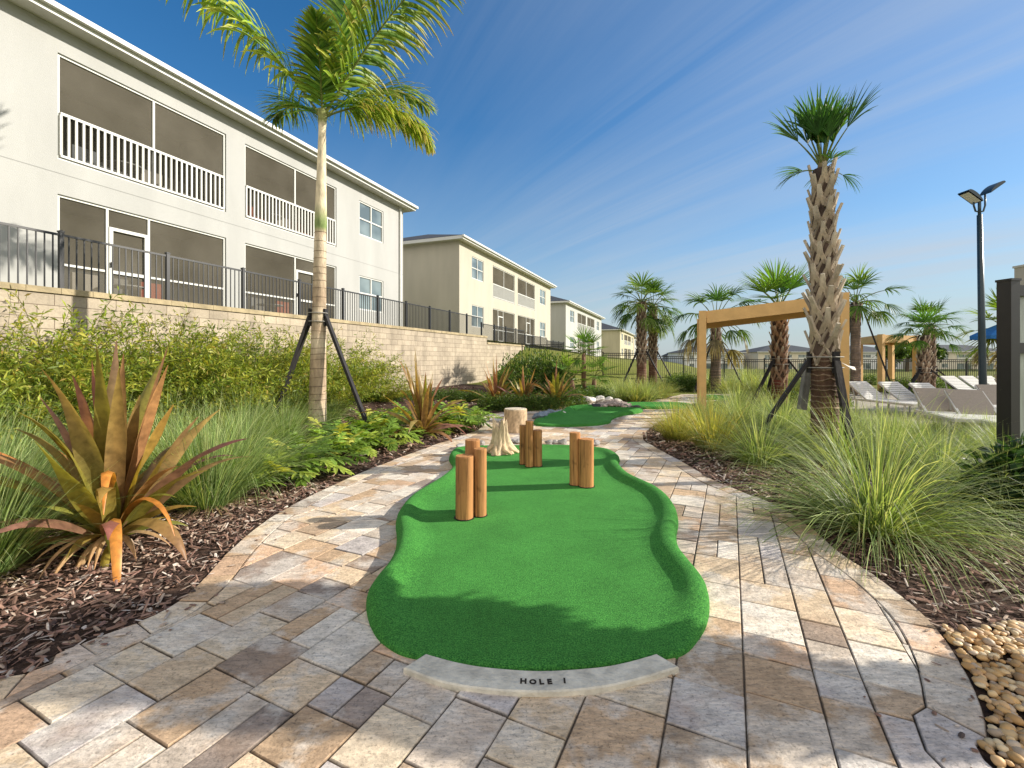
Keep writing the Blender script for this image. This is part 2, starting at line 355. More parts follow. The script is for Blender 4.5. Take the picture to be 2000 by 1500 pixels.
def block_mat():
    m, nt = new_mat('split_face_block'); t = nt.nodes.new('ShaderNodeTexCoord'); sx = nt.nodes.new('ShaderNodeSeparateXYZ'); nt.links.new(t.outputs['Object'], sx.inputs[0])
    cb = nt.nodes.new('ShaderNodeCombineXYZ'); nt.links.new(sx.outputs[0], cb.inputs[0]); nt.links.new(sx.outputs[2], cb.inputs[1])
    br = nt.nodes.new('ShaderNodeTexBrick'); nt.links.new(cb.outputs[0], br.inputs['Vector'])
    br.inputs['Color1'].default_value = (0.49, 0.415, 0.315, 1); br.inputs['Color2'].default_value = (0.385, 0.325, 0.25, 1); br.inputs['Mortar'].default_value = (0.17, 0.13, 0.095, 1)
    br.inputs['Scale'].default_value = 1.0; br.inputs['Mortar Size'].default_value = 0.006; br.inputs['Mortar Smooth'].default_value = 0.3; br.inputs['Brick Width'].default_value = 0.45; br.inputs['Row Height'].default_value = 0.2
    c = mixrgb(nt, 1.0, br.outputs['Color'], ramp(nt, noise(nt, 1.3, 6, 0.65), [(0.3, 0.74), (0.7, 1.12)]), 'MULTIPLY')
    c = mixrgb(nt, 0.9, c, ramp(nt, noise(nt, 1.0, 6, 0.7, stretch=(2.6, 2.6, 0.35)), [(0.32, 0.66), (0.48, 1.0)]), 'MULTIPLY')
    c = mixrgb(nt, 1.0, c, ramp(nt, noise(nt, 25, 4, 0.7), [(0.3, 0.85), (0.6, 1.05)]), 'MULTIPLY')
    p = nt.nodes.new('ShaderNodeBsdfPrincipled'); nt.links.new(c, p.inputs['Base Color']); p.inputs['Roughness'].default_value = 0.9; p.inputs['Specular IOR Level'].default_value = 0.15
    b = nt.nodes.new('ShaderNodeBump'); b.inputs['Strength'].default_value = 0.5; b.inputs['Distance'].default_value = 0.02
    h = M(nt, 'ADD', noise(nt, 14, 6), M(nt, 'MULTIPLY', br.outputs['Fac'], -0.8)); nt.links.new(h, b.inputs['Height']); nt.links.new(b.outputs[0], p.inputs['Normal']); out(nt, p.outputs[0]); return m
M_BLOCK = block_mat()
def soil_mat(name, a, b_, c_, sc=22.0):
    m, nt = new_mat(name)
    c = mixrgb(nt, ramp(nt, noise(nt, sc, 6, 0.7), [(0.35, 0.0), (0.65, 1.0)]), a, b_)
    c = mixrgb(nt, ramp(nt, noise(nt, sc * 0.12, 4), [(0.45, 0.0), (0.7, 0.7)]), c, c_)
    p = nt.nodes.new('ShaderNodeBsdfPrincipled'); nt.links.new(c, p.inputs['Base Color']); p.inputs['Roughness'].default_value = 0.95; p.inputs['Specular IOR Level'].default_value = 0.1
    b = nt.nodes.new('ShaderNodeBump'); b.inputs['Strength'].default_value = 0.9; b.inputs['Distance'].default_value = 0.03
    nt.links.new(noise(nt, sc * 1.5, 5, 0.7), b.inputs['Height']); nt.links.new(b.outputs[0], p.inputs['Normal']); out(nt, p.outputs[0]); return m
M_MULCH = soil_mat('mulch', (0.030, 0.020, 0.015), (0.12, 0.075, 0.055), (0.06, 0.040, 0.031))
M_LAWN = soil_mat('lawn', (0.11, 0.135, 0.022), (0.20, 0.21, 0.045), (0.24, 0.22, 0.07), 5.0)
M_JOINT = soil_mat('joint_sand', (0.10, 0.075, 0.05), (0.24, 0.19, 0.14), (0.17, 0.13, 0.10), 40)
M_DECK = soil_mat('deck_concrete', (0.36, 0.32, 0.26), (0.44, 0.39, 0.32), (0.40, 0.36, 0.30), 8)
M_CHIP = surf('bark_chip', rough=0.9, var=0.3, scale=40)
M_STONE = surf('pale_cast_stone', colour=(0.64, 0.60, 0.50), rough=0.8, var=0.30, scale=12, bump=0.5, bscale=35)
M_LETTER = surf('engraved_letter', colour=(0.03, 0.025, 0.02), rough=0.9, var=0.1)
M_BLUE = surf('blue_canvas', colour=(0.03, 0.16, 0.42), rough=0.8, var=0.1)
M_POLE = surf('dark_teal_pole', colour=(0.020, 0.040, 0.055), rough=0.35, var=0.15, spec=0.5)
M_LAMPGLASS = surf('lamp_glass', colour=(0.55, 0.55, 0.45), rough=0.2, var=0.1)

# ------------------------------------------------------------------ ground
DX, DY = 0.3577, 0.9338            # direction d of the house row; p = distance to the right of the retaining wall, q = along it
WX0 = -10.8
def W(q, p, z=0.0): return (WX0 + DX * q + DY * p, DY * q - DX * p, z)
def pq(x, y): return ((x - WX0) * DY - y * DX, (x - WX0) * DX + y * DY)
def ss(t): t = np.clip(t, 0, 1); return t * t * (3 - 2 * t)
def plateau(q): return np.interp(q, [-50, 10, 38, 60, 110, 170, 300], [2.62, 2.62, 2.45, 1.75, 1.3, 0.6, -2.0])
def hgt(x, y):
    p, q = pq(x, y)
    garden = 0.27 * ss((3.6 - p) / 3.2) - 0.02
    lawn = lerp(plateau(q) - 0.15, 0.30, ss((p + 2.0) / 14.0))
    lawn = lerp(lawn, -2.3, ss((y - 48) / 60.0) * ss((p - 4) / 16.0))
    lawn = lerp(lawn, -2.6, ss((y - 170) / 150.0))
    return lerp(garden, lawn, ss((y - 23.5) / 8.0))
def grid(name, ps, qs, hf, mat):
    P_, Q_ = np.meshgrid(ps, qs, indexing='ij'); x = WX0 + DX * Q_ + DY * P_; y = DY * Q_ - DX * P_
    z = hf(x, y); n, m = P_.shape
    i, j = np.meshgrid(np.arange(n - 1), np.arange(m - 1), indexing='ij')
    q4 = np.stack([i * m + j, (i + 1) * m + j, (i + 1) * m + j + 1, i * m + j + 1], -1).reshape(-1, 4)
    return Acc().add(np.stack([x, y, z], -1).reshape(-1, 3), q4).obj(name, mat, smooth=True)
qs = np.concatenate([np.arange(-60, -4, 8), np.arange(-4, 60, 0.8), np.arange(60, 200, 6), np.arange(200, 1600, 100)])
ps = np.concatenate([np.arange(-0.15, 26, 0.6), np.arange(26, 120, 5), np.arange(120, 1500, 90)])
tag(grid('ground', ps, qs, hgt, M_LAWN), kind='structure')
ps2 = -np.concatenate([np.arange(0.15, 6, 0.8), np.arange(6, 60, 6), np.arange(60, 1500, 90)])[::-1]
tag(grid('upper_lawn', ps2, qs, lambda x, y: plateau(pq(x, y)[1]) + 0 * x, M_LAWN), kind='structure')
psm = np.arange(0.0, 15.5, 0.5); qsm = np.concatenate([np.arange(-4, 24.0, 0.5)])
tag(grid('mulch_bed', psm, qsm, lambda x, y: hgt(x, y) + 0.006, M_MULCH), kind='structure')
a = Acc(); poly = [(6.6, 6.4), (16, 2.5), (26, 8), (26, 21), (19.5, 23.5), (9.6, 15.5)]
a.add([(x, y, 0.03) for x, y in poly], P=[list(range(len(poly)))]); a.add([(x, y, -0.1) for x, y in poly] + [(x, y, 0.03) for x, y in poly], [[i, (i + 1) % 6, (i + 1) % 6 + 6, i + 6] for i in range(6)])
tag(a.obj('pool_deck', M_DECK), kind='structure')

# ------------------------------------------------------------------ paved path
left_px = [(0, 1322), (100, 1281), (190, 1243), (275, 1212), (335, 1182), (385, 1143), (440, 1083), (500, 1030), (560, 992), (640, 952), (720, 917), (790, 890), (850, 868), (905, 850), (938, 836), (940, 822), (952, 810), (1000, 803)]
right_px = [(1940, 1500), (1932, 1430), (1892, 1320), (1820, 1215), (1720, 1130), (1640, 1078), (1585, 1030), (1520, 988), (1450, 960), (1390, 935), (1340, 905), (1285, 876), (1256, 856), (1268, 838), (1300, 818), (1330, 800), (1352, 790)]
Lg = [(-6.5, 1.55), (-4.2, 1.75)] + [G(*p) for p in left_px]
Rg = [(1.95, 0.15), (1.86, 0.9)] + [G(*p) for p in right_px]
Ls = smooth_line(Lg, 6); Rs = smooth_line(Rg, 6)
far = [G(1400, 782), G(1440, 774), G(1440, 769), G(1330, 770), G(1300, 778), G(1240, 787), G(1140, 790), G(1080, 797)]
path = np.array([(-6.5, 0.1)] + list(map(tuple, Ls)) + far[::-1] + list(map(tuple, Rs[::-1])))
a = Acc(); a.add([(x, y, -0.010) for x, y in path], P=[list(range(len(path)))])
tag(a.obj('path_bedding', M_JOINT), kind='structure')

def clip(subj, rect):
    """polygon subj cut by the convex polygon rect (counter-clockwise)"""
    outp = [tuple(p) for p in subj]
    for i in range(len(rect)):
        ax, ay = rect[i]; bx, by = rect[(i + 1) % len(rect)]; ex, ey = bx - ax, by - ay
        src = outp; outp = []
        if not src: break
        for k in range(len(src)):
            p, q = src[k - 1], src[k]
            sp = ex * (p[1] - ay) - ey * (p[0] - ax); sq = ex * (q[1] - ay) - ey * (q[0] - ax)
            if (sp >= 0) != (sq >= 0):
                t = sp / (sp - sq); outp.append((p[0] + (q[0] - p[0]) * t, p[1] + (q[1] - p[1]) * t))
            if sq >= 0: outp.append(q)
    return outp
PAL = [((0.50, 0.35, 0.22), 5), ((0.60, 0.46, 0.31), 5), ((0.42, 0.31, 0.21), 4), ((0.54, 0.45, 0.36), 4), ((0.33, 0.25, 0.19), 2), ((0.66, 0.54, 0.39), 4), ((0.56, 0.38, 0.25), 3), ((0.48, 0.43, 0.40), 3), ((0.72, 0.64, 0.53), 3), ((0.30, 0.24, 0.20), 2)]
PALX = [c for c, n in PAL for _ in range(n)]
pav = Acc()
def add_paver(poly, z=0.0, inset=0.0028):
    # drop duplicates
    pts = []
    for p in poly:
        if not pts or math.hypot(p[0] - pts[-1][0], p[1] - pts[-1][1]) > 0.004: pts.append(p)
    if len(pts) > 2 and math.hypot(pts[0][0] - pts[-1][0], pts[0][1] - pts[-1][1]) < 0.004: pts.pop()
    if len(pts) < 3: return
    P_ = np.array(pts); area = 0.5 * np.sum(P_[:, 0] * np.roll(P_[:, 1], -1) - np.roll(P_[:, 0], -1) * P_[:, 1])
    per = np.sum(np.linalg.norm(P_ - np.roll(P_, 1, 0), axis=1))
    if abs(area) < 0.0012 or abs(area) / per < 0.011:          # cut slivers lie flush, without a chamfer
        if abs(area) > 0.0002:
            Q_ = P_ if area > 0 else P_[::-1]; pav.add([(q[0], q[1], z - .0045) for q in Q_], P=[list(range(len(Q_)))], col=np.array(random.choice(PALX)))
        return
    if area < 0: P_ = P_[::-1]
    n = len(P_); c = P_.mean(0)
    def off(dist):
        e = np.roll(P_, -1, 0) - P_; nr = unit(np.stack([-e[:, 1], e[:, 0]], -1)); pn = np.roll(nr, 1, 0); b = unit(nr + pn)
        k = np.clip(1.0 / np.maximum(0.35, (b * nr).sum(1)), 0, 2.2); return P_ + b * (dist * k)[:, None]
    dz = random.uniform(-0.003, 0.003); tx, ty = random.uniform(-0.012, 0.012), random.uniform(-0.012, 0.012)
    def lift(Q_, zz_): return [(q[0], q[1], zz_ + dz + tx * (q[0] - c[0]) + ty * (q[1] - c[1])) for q in Q_]
    v = lift(off(inset), -0.03) + lift(off(inset), z - 0.006) + lift(off(inset + 0.0055), z)
    q4 = [[i, (i + 1) % n, n + (i + 1) % n, n + i] for i in range(n)] + [[n + i, n + (i + 1) % n, 2 * n + (i + 1) % n, 2 * n + i] for i in range(n)]
    col = np.array(random.choice(PALX)) * random.uniform(1.06, 1.38)
    cc = np.tile(np.clip(col, 0, 1), (3 * n, 1)); cc[:2 * n] *= 0.38; pav.add(v, q4, cc, P=[list(range(2 * n, 3 * n))])
BW = 0.19
def border(line, sgn):
    """soldier course along an edge line, sgn = side that is inside"""
    d = np.concatenate([[0], np.cumsum(np.linalg.norm(np.diff(line, axis=0), axis=1))]); s = 0.0; inner = []
    def at(s_):
        x = np.interp(s_, d, line[:, 0]); y = np.interp(s_, d, line[:, 1]); x2 = np.interp(s_ + 0.06, d, line[:, 0]); y2 = np.interp(s_ + 0.06, d, line[:, 1]); x1 = np.interp(s_ - 0.06, d, line[:, 0]); y1 = np.interp(s_ - 0.06, d, line[:, 1])
        t = unit(np.array([x2 - x1, y2 - y1])); n = np.array([-t[1], t[0]]) * sgn; return np.array([x, y]), np.array([x, y]) + n * BW
    while s < d[-1] - 0.05:
        e = min(d[-1], s + random.choice([0.18, 0.24, 0.3, 0.34])); ks = np.linspace(s, e, 4); o_, i_ = zip(*[at(k) for k in ks])
        add_paver([tuple(p) for p in o_] + [tuple(p) for p in i_[::-1]]); inner += [tuple(p) for p in i_[:-1]]; s = e
    inner.append(tuple(at(d[-1])[1])); return inner
inL = border(Ls, -1); inR = border(Rs, 1)
inner = [(-6.5, 0.1)] + inL + far[::-1] + inR[::-1]
TH = R(90 - 25.6); ux, uy = math.cos(TH), math.sin(TH)      # running direction of the courses
def rot(a_, b_): return (a_ * ux - b_ * uy, a_ * uy + b_ * ux)
ipoly = np.array(inner)
b_ = -13.0
while b_ < 16:
    wb = random.choice([0.20, 0.26, 0.30, 0.30, 0.34]); a_ = -9.0 + random.uniform(0, .3)
    while a_ < 24:
        la = random.choice([0.20, 0.26, 0.30, 0.36, 0.44]) if wb < .33 else random.choice([0.26, 0.34, 0.46])
        cx_, cy_ = rot(a_ + la / 2, b_ + wb / 2)
        if 0 < cy_ < 20.5 and (inside(path, cx_, cy_) or edge_dist(path, cx_, cy_) < 0.5):
            split = wb > .29 and random.random() < .22         # two half width stones side by side
            for bb0, bb1 in (((b_, b_ + wb / 2), (b_ + wb / 2, b_ + wb)) if split else ((b_, b_ + wb),)):
                rect = [rot(a_, bb0), rot(a_ + la, bb0), rot(a_ + la, bb1), rot(a_, bb1)]
                rx = np.array([r[0] for r in rect]); ry = np.array([r[1] for r in rect]); ins = inside(ipoly, rx, ry); dd = edge_dist(ipoly, rx.mean(), ry.mean())
                if ins.all() and dd > 0.30: add_paver(rect)
                elif ins.any() or dd < 0.4: add_paver(clip(inner, rect))
        a_ += la
    b_ += wb
tag(pav.obj('paved_path', M_PAVER), kind='structure')

# ------------------------------------------------------------------ putting greens
def make_green(name, loop, label, rim, rimf, group='putting greens of the mini golf course', base=0.0):
    n = len(loop); P_ = np.array(loop); area = 0.5 * np.sum(P_[:, 0] * np.roll(P_[:, 1], -1) - np.roll(P_[:, 0], -1) * P_[:, 1])
    if area < 0: P_ = P_[::-1]
    tg = unit(np.roll(P_, -2, 0) - np.roll(P_, 2, 0)); nr = np.stack([-tg[:, 1], tg[:, 0]], -1)
    f = np.array([rimf(x, y) for x, y in P_])
    prof = [(0.0, -0.03, 0), (0.0, 0.012, 0.1), (0.012, 0.02, 0.42), (0.035, 0.022, 0.72), (0.07, 0.024, 0.93), (0.11, 0.024, 1.0), (0.155, 0.024, 0.93), (0.20, 0.024, 0.72), (0.25, 0.024, 0.44), (0.31, 0.024, 0.18), (0.38, 0.024, 0.04), (0.44, 0.024, 0.0)]
    V = [];
    for dist, b_, k in prof:
        q = P_ + nr * dist * (rim / 0.11 if rim < 0.08 else 1.0)
        V += [(q[i][0], q[i][1], base + b_ + k * rim * f[i]) for i in range(n)]
    q4 = [[r * n + i, r * n + (i + 1) % n, (r + 1) * n + (i + 1) % n, (r + 1) * n + i] for r in range(len(prof) - 1) for i in range(n)]
    a = Acc(); a.add(V, q4)
    from mathutils.geometry import delaunay_2d_cdt
    q = P_ + nr * prof[-1][0] * (rim / 0.11 if rim < 0.08 else 1.0); gx_, gy_ = np.meshgrid(np.arange(q[:, 0].min(), q[:, 0].max(), .12), np.arange(q[:, 1].min(), q[:, 1].max(), .12)); m_ = inside(q, gx_, gy_) & (edge_dist(q, gx_, gy_) > .05)
    vin = [Vector((float(x), float(y))) for x, y in q] + [Vector((float(x), float(y))) for x, y in zip(gx_[m_], gy_[m_])]
    vo, eo, fo, *_ = delaunay_2d_cdt(vin, [], [list(range(n))], 1, 1e-5)
    a.add([(v.x, v.y, base + .024) for v in vo], P=[list(f) for f in fo])
    t = thing(name, label, 'putting green', (0, 0, 0), group=group)
    a.obj('turf', M_TURF, t, smooth=True); return t
g1px = [(818, 1283), (788, 1276), (764, 1264), (736, 1240), (719, 1204), (716, 1168), (732, 1140), (756, 1110), (771, 1080), (775, 1050), (773, 1022), (780, 1002), (800, 978), (824, 962), (856, 942), (878, 924), (884, 910), (877, 896), (884, 882), (900, 876), (944, 873), (1008, 872), (1064, 871), (1112, 872), (1156, 876), (1190, 882), (1210, 896), (1209, 910), (1232, 934), (1288, 962), (1316, 990), (1325, 1018), (1321, 1048), (1328, 1078), (1352, 1110), (1378, 1144), (1386, 1180), (1380, 1216), (1364, 1244), (1338, 1270), (1298, 1281), (1220, 1292), (1140, 1302), (1056, 1306), (970, 1303), (890, 1294)]
g1 = smooth_loop([G(x, y, 0.02) for x, y in g1px], 4)
make_green('putting_green', g1, 'long bright green putting mat with raised rolled edges and log obstacles, nearest', 0.074,
           lambda x, y: float(np.interp(y, [2.2, 2.36, 2.52, 2.85, 6.6, 7.4, 7.8], [0.0, 0.04, 0.40, 1.0, 1.0, 0.6, 0.35])))
g2px = [(1043, 823), (1048, 832), (1098, 834), (1161, 832), (1190, 827), (1196, 820), (1213, 813.5), (1249, 807), (1252, 803), (1203, 802), (1140, 801), (1106, 801), (1098, 806), (1078, 813), (1056, 818)]
make_green('putting_green', smooth_loop([G(x, y) for x, y in g2px], 5), 'second putting green beyond the cut log, with a notched corner', 0.09, lambda x, y: 0.4 + 0.6 * float(y > 11.5))
g3px = [(1110, 798.5), (1165, 794.5), (1224, 791), (1300, 790.5), (1340, 792), (1352, 796), (1320, 799), (1262, 799.5), (1200, 799), (1150, 799.5)]
make_green('putting_green', smooth_loop([G(x, y) for x, y in g3px], 5), 'third low putting green behind the gravel pile, partly hidden by grass', 0.08, lambda x, y: 1.0)
g4px = [(1372, 781), (1420, 781), (1424, 777), (1400, 774.5), (1372, 775)]
make_green('putting_green', smooth_loop([G(x, y) for x, y in g4px], 5), 'farthest putting green seen just right of the tan pergola post', 0.05, lambda x, y: 1.0)

# start stone with engraved letters
ou = smooth_line([G(*p, .027) for p in [(788, 1304), (864, 1331), (952, 1345), (1056, 1350), (1160, 1343), (1240, 1327), (1326, 1302)]], 6)
inn = smooth_line([G(*p, .027) for p in [(832, 1276), (896, 1293), (960, 1303), (1056, 1309), (1160, 1303), (1220, 1293), (1282, 1276)]], 6)
loop = np.concatenate([ou, inn[::-1]]); n = len(loop)
e = np.roll(loop, -1, 0) - loop; nr = unit(np.stack([-e[:, 1], e[:, 0]], -1)); bb = unit(nr + np.roll(nr, 1, 0)); lin = loop + bb * 0.006
a = Acc(); V = [(x, y, -0.02) for x, y in loop] + [(x, y, 0.021) for x, y in loop] + [(x, y, 0.027) for x, y in lin]
a.add(V, [[r * n + i, r * n + (i + 1) % n, (r + 1) * n + (i + 1) % n, (r + 1) * n + i] for r in range(2) for i in range(n)], P=[list(range(2 * n, 3 * n))])
st = thing('start_stone', 'curved pale stone slab engraved HOLE 1 at the foot of the putting green', 'stone slab')
a.obj('slab', M_STONE, st)
def text_mesh(s, size):
    cu = bpy.data.curves.new('txt', 'FONT'); cu.body = s; cu.size = size; cu.extrude = 0.0006; cu.align_x = 'CENTER'; cu.offset = 0.0022
    o = bpy.data.objects.new('txt', cu); C.objects.link(o); dg = bpy.context.evaluated_depsgraph_get(); dg.update()
    me = bpy.data.meshes.new_from_object(o.evaluated_get(dg)); v = np.array([p.co[:] for p in me.vertices]); f = [list(p.vertices) for p in me.polygons]
    bpy.data.objects.remove(o); bpy.data.meshes.remove(me); return v, f
la = Acc()
for ch, px, py, rz, sc in [('H', 1022, 1335, -0.06, 1.0), ('O', 1041, 1336, 0, 0.9), ('L', 1058, 1336.5, 0.03, 1.0), ('E', 1074, 1336, 0.05, 1.0), ('1', 1103, 1334, -0.05, 1.0)]:
    v, f = text_mesh(ch, 0.043 * sc); gx, gy = G(px, py, 0.027); cr, sr = math.cos(rz), math.sin(rz)
    vv = np.stack([gx + v[:, 0] * cr - v[:, 1] * sr, gy + v[:, 0] * sr + v[:, 1] * cr, 0.0282 + v[:, 2]], -1); la.add(vv, P=f)
la.obj('lettering', M_LETTER, st)

# log posts
logs = [(907, 1015, 893, 36, 'front log post of the left trio, widest and nearest'), (938, 1009, 878, 25, 'slender log post at the right of the left trio'), (923, 1001, 861, 29, 'log post at the back of the left trio, its top showing above the others'),
        (1021, 907, 831, 13, 'thin dark log post at the left of the middle trio'), (1034, 912, 823, 16, 'tallest log post in the middle trio'), (1050, 911, 841, 18, 'short log post at the right of the middle trio'),
        (1123, 948, 846, 22, 'taller back log post of the right pair'), (1145, 952, 859, 29, 'thicker cracked log post at the front of the right pair')]
for x, vb, vt, wd, lab in logs:
    gx, gy = G(x, vb, 0.03); r = wd / 2 / F * gy; h = Zv(vt, gy + 0.0) - 0.03; gy += r * 0.8; gx = U(x, gy)
    k = 22; zs = np.concatenate([[-0.06], np.linspace(0, h - 0.015, 9), [h - 0.004, h]])
    th = np.arange(k) / k * 2 * math.pi; ph = rng.uniform(0, 6.28, 3); wob = []
    crack = rng.uniform(0, 6.28) if wd < 28 else 4.75
    for i, z in enumerate(zs):
        ww = 1 + 0.02 * np.sin(2 * th + ph[0] + z) + 0.012 * np.sin(5 * th + ph[1] + 3 * z)
        dth = np.abs((th - crack - 0.1 * math.sin(6 * z) + math.pi) % (2 * math.pi) - math.pi); ww = ww - 0.13 * np.exp(-(dth / 0.12) ** 2)
        wob.append(ww * (1 if i < len(zs) - 1 else 0.965))
    col = np.array([0.47, 0.225, 0.085]) * rng.uniform(0.85, 1.1); a = Acc()
    V = np.zeros((len(zs), k, 3))
    for i, z in enumerate(zs): V[i] = np.stack([np.cos(th) * r * wob[i], np.sin(th) * r * wob[i], 0 * th + z], -1)
    i_, j_ = np.meshgrid(np.arange(len(zs) - 1), np.arange(k), indexing='ij'); j2 = (j_ + 1) % k
    Q = np.stack([i_ * k + j_, i_ * k + j2, (i_ + 1) * k + j2, (i_ + 1) * k + j_], -1).reshape(-1, 4)
    a.add(V.reshape(-1, 3), Q, col)
    t = thing('log_post', lab, 'log post', (gx, gy, 0.03), rng.uniform(-0.15, 0.15), 'log posts standing on the putting green')
    a.obj('post', M_WOOD, t, smooth=True)
    b = Acc(); b.add(np.concatenate([V[-1] + [0, 0, 0.001], [[0, 0, h + 0.003]]]), P=[[i, (i + 1) % k, k] for i in range(k)], col=col * 1.15)
    b.obj('end_grain', M_WOOD, t)
    c = Acc(); c.lathe([(r * 1.16, 0.0), (r * 1.16, 0.004), (r * 0.9, 0.0045)], (0.012, 0.02, 0.012), 20); c.obj('socket', M_BRACE, t, loc=(0, 0, -0.003))

# stumps
def stump_mesh(r, h, k=48, roots=6, cap=0.0, rooty=True, colr=(0.52, 0.45, 0.34)):
    a = Acc(); zs = np.linspace(0, 1, 14); th = np.arange(k) / k * 2 * math.pi; V = []
    fr = rng.uniform(0, 6.28)
    for z in zs:
        if rooty:
            flare = 1.0 + 1.15 * (1 - z) ** 3.6 * (0.45 + 0.55 * np.maximum(0, np.cos(roots * th + fr + 0.8 * np.sin(2 * th)))) - 0.22 * z
            rr = r * flare * (1 + 0.08 * np.sin(3 * th + 4 * z) + 0.10 * np.sin(11 * th + 1.5 * z)); top = h * (1 + 0.13 * np.sin(3 * th + fr) + 0.16 * np.sin(8 * th)) 
        else:
            rr = r * (1 + 0.06 * (1 - z) ** 3 + 0.025 * np.sin(3 * th) + 0.02 * np.sin(11 * th + 3 * z)); top = h * np.ones(k)
        V.append(np.stack([np.cos(th) * rr, np.sin(th) * rr, z * top], -1))
    V = np.array(V); n = len(zs); i, j = np.meshgrid(np.arange(n - 1), np.arange(k), indexing='ij'); j2 = (j + 1) % k
    Q = np.stack([i * k + j, i * k + j2, (i + 1) * k + j2, (i + 1) * k + j], -1).reshape(-1, 4)
    cc = np.array(colr); col = np.clip(cc * (0.75 + 0.45 * rng.random((n, k, 1))), 0, 1).reshape(-1, 3)
    Vf = V.reshape(-1, 3); base = len(Vf); c = np.array([[0, 0, h * (0.72 if rooty else 1.0)]])
    a.add(np.concatenate([Vf, c]), Q, np.concatenate([col, [cc * 1.1]]), P=[[(n - 1) * k + jj, (n - 1) * k + (jj + 1) % k, base] for jj in range(k)])
    return a
gx, gy = G(977, 886, 0.03)
t = thing('driftwood_stump', 'weathered pale stump with spreading roots and a jagged top', 'stump', (gx, gy + 0.12, 0.03))
stump_mesh(0.135, 0.44, colr=(.58, .45, .29)).obj('stump', M_BARK, t, smooth=True)
for k in range(5):
    an = rng.uniform(0, 6.28); a = Acc(); a.tube([(0.10 * math.cos(an), 0.10 * math.sin(an), 0.12), (0.2 * math.cos(an), 0.2 * math.sin(an), 0.05), (0.3 * math.cos(an + .2), 0.3 * math.sin(an + .2), 0.01)], [0.05, 0.035, 0.012], (0.66, 0.49, 0.30), 8); a.obj('root', M_BARK, t, smooth=True)
gx, gy = G(1007, 846)
t = thing('cut_log', 'upright sawn log with grey bark and flat pale top, behind the driftwood stump', 'log', (gx, gy + 0.24, 0))
stump_mesh(0.235, 0.46, rooty=False, colr=(0.52, 0.38, 0.24)).obj('bark', M_BARK, t, smooth=True)
a = Acc(); a.lathe([(0.225, 0.455), (0.222, 0.468), (0.10, 0.470)], (0.66, 0.58, 0.45), 24); a.obj('sawn_top', M_WOOD, t)

# ------------------------------------------------------------------ rocks, pebbles, mulch chips
def rock_verts(sub=2):
    import bmesh
    bm = bmesh.new(); bmesh.ops.create_icosphere(bm, subdivisions=sub, radius=1.0); v = np.array([x.co[:] for x in bm.verts]); f = [[x.index for x in p.verts] for p in bm.faces]; bm.free(); return v, f
RV = {s: rock_verts(s) for s in (1, 2, 3)}
def rock_add(a, c, size, col, sub=2, flat=0.7, jag=0.25):
    v, f = RV[sub]; v = v.copy(); ph = rng.uniform(0, 6.28, 6)
    d = 1 + jag * (np.sin(2.1 * v[:, 0] + ph[0]) * np.sin(2.7 * v[:, 1] + ph[1]) + 0.6 * np.sin(4.3 * v[:, 2] + 3 * v[:, 0] + ph[2]))
    if jag > 0.15: d += rng.uniform(-0.06, 0.06, len(v))
    v = v * d[:, None] * np.array([rng.uniform(0.8, 1.25), rng.uniform(0.7, 1.1), flat * rng.uniform(0.8, 1.15)]) * size
    an = rng.uniform(0, 6.28); cr, sr = math.cos(an), math.sin(an); v = np.stack([v[:, 0] * cr - v[:, 1] * sr, v[:, 0] * sr + v[:, 1] * cr, v[:, 2]], -1)
    a.add(v + np.array(c), P=f, col=col)
rocks = [(899, 876, .10, (.42, .40, .38), 'round grey stone at the back left corner of the first green'), (940, 870, .085, (.34, .31, .29), 'small dark stone left of the driftwood stump'), (1003, 866, .075, (.38, .36, .34), 'small mottled stone just right of the driftwood stump'), (1014, 867, .085, (.52, .49, .45), 'pale mottled stone behind the middle log trio'),
         (1072, 868, .08, (.30, .29, .28), 'dark stone at the back edge of the green, right of the middle trio'), (1085, 867, .06, (.55, .52, .48), 'tiny pale stone in the middle of the back edge'), (1100, 868, .09, (.36, .35, .34), 'grey stone at the back edge, left of the right log pair'), (1164, 871, .10, (.44, .40, .38), 'pinkish grey stone right of the right log pair'),
         (1052, 819, .17, (.20, .25, .32), 'blue grey boulder at the left tip of the second green'), (1064, 815, .19, (.24, .29, .36), 'taller blue grey boulder beside the second green'), (1079, 812, .17, (.22, .27, .34), 'blue grey boulder in the middle of the second green rocks'), (1092, 811, .15, (.26, .30, .36), 'smaller blue grey boulder on the second green'), (1101, 811, .13, (.55, .55, .52), 'pale boulder ending the blue grey row'),
         (1145, 790, .26, (.66, .62, .56), 'white boulder farthest left behind the greens'), (1156, 788, .22, (.68, .65, .60), 'second white boulder behind the greens'), (1172, 787.5, .26, (.70, .66, .60), 'largest white boulder behind the gravel pile'), (1190, 787, .24, (.66, .61, .55), 'white boulder right of the largest one'), (1206, 787.5, .20, (.62, .58, .52), 'white boulder ending the pale row on the right'),
         (1166, 799, .19, (.05, .05, .055), 'black rock between the second and third greens'), (1240, 801, .17, (.10, .09, .09), 'dark rock at the far corner of the second green'), (1232, 800, .13, (.3, .26, .24), 'brown stone beside the dark corner rock')]
for x, v, s_, col, lab in rocks:
    gx, gy = G(x, v); a = Acc(); rock_add(a, (0, 0, 0), s_ * .85, col, 3 if s_ > 0.15 else 2, .62, .32)
    o = a.obj('rock', M_ROCK, smooth=False, loc=(gx, gy + 0.05, s_ * 0.35)); tag(o, lab, 'rock', 'rocks edging the greens')
a = Acc()
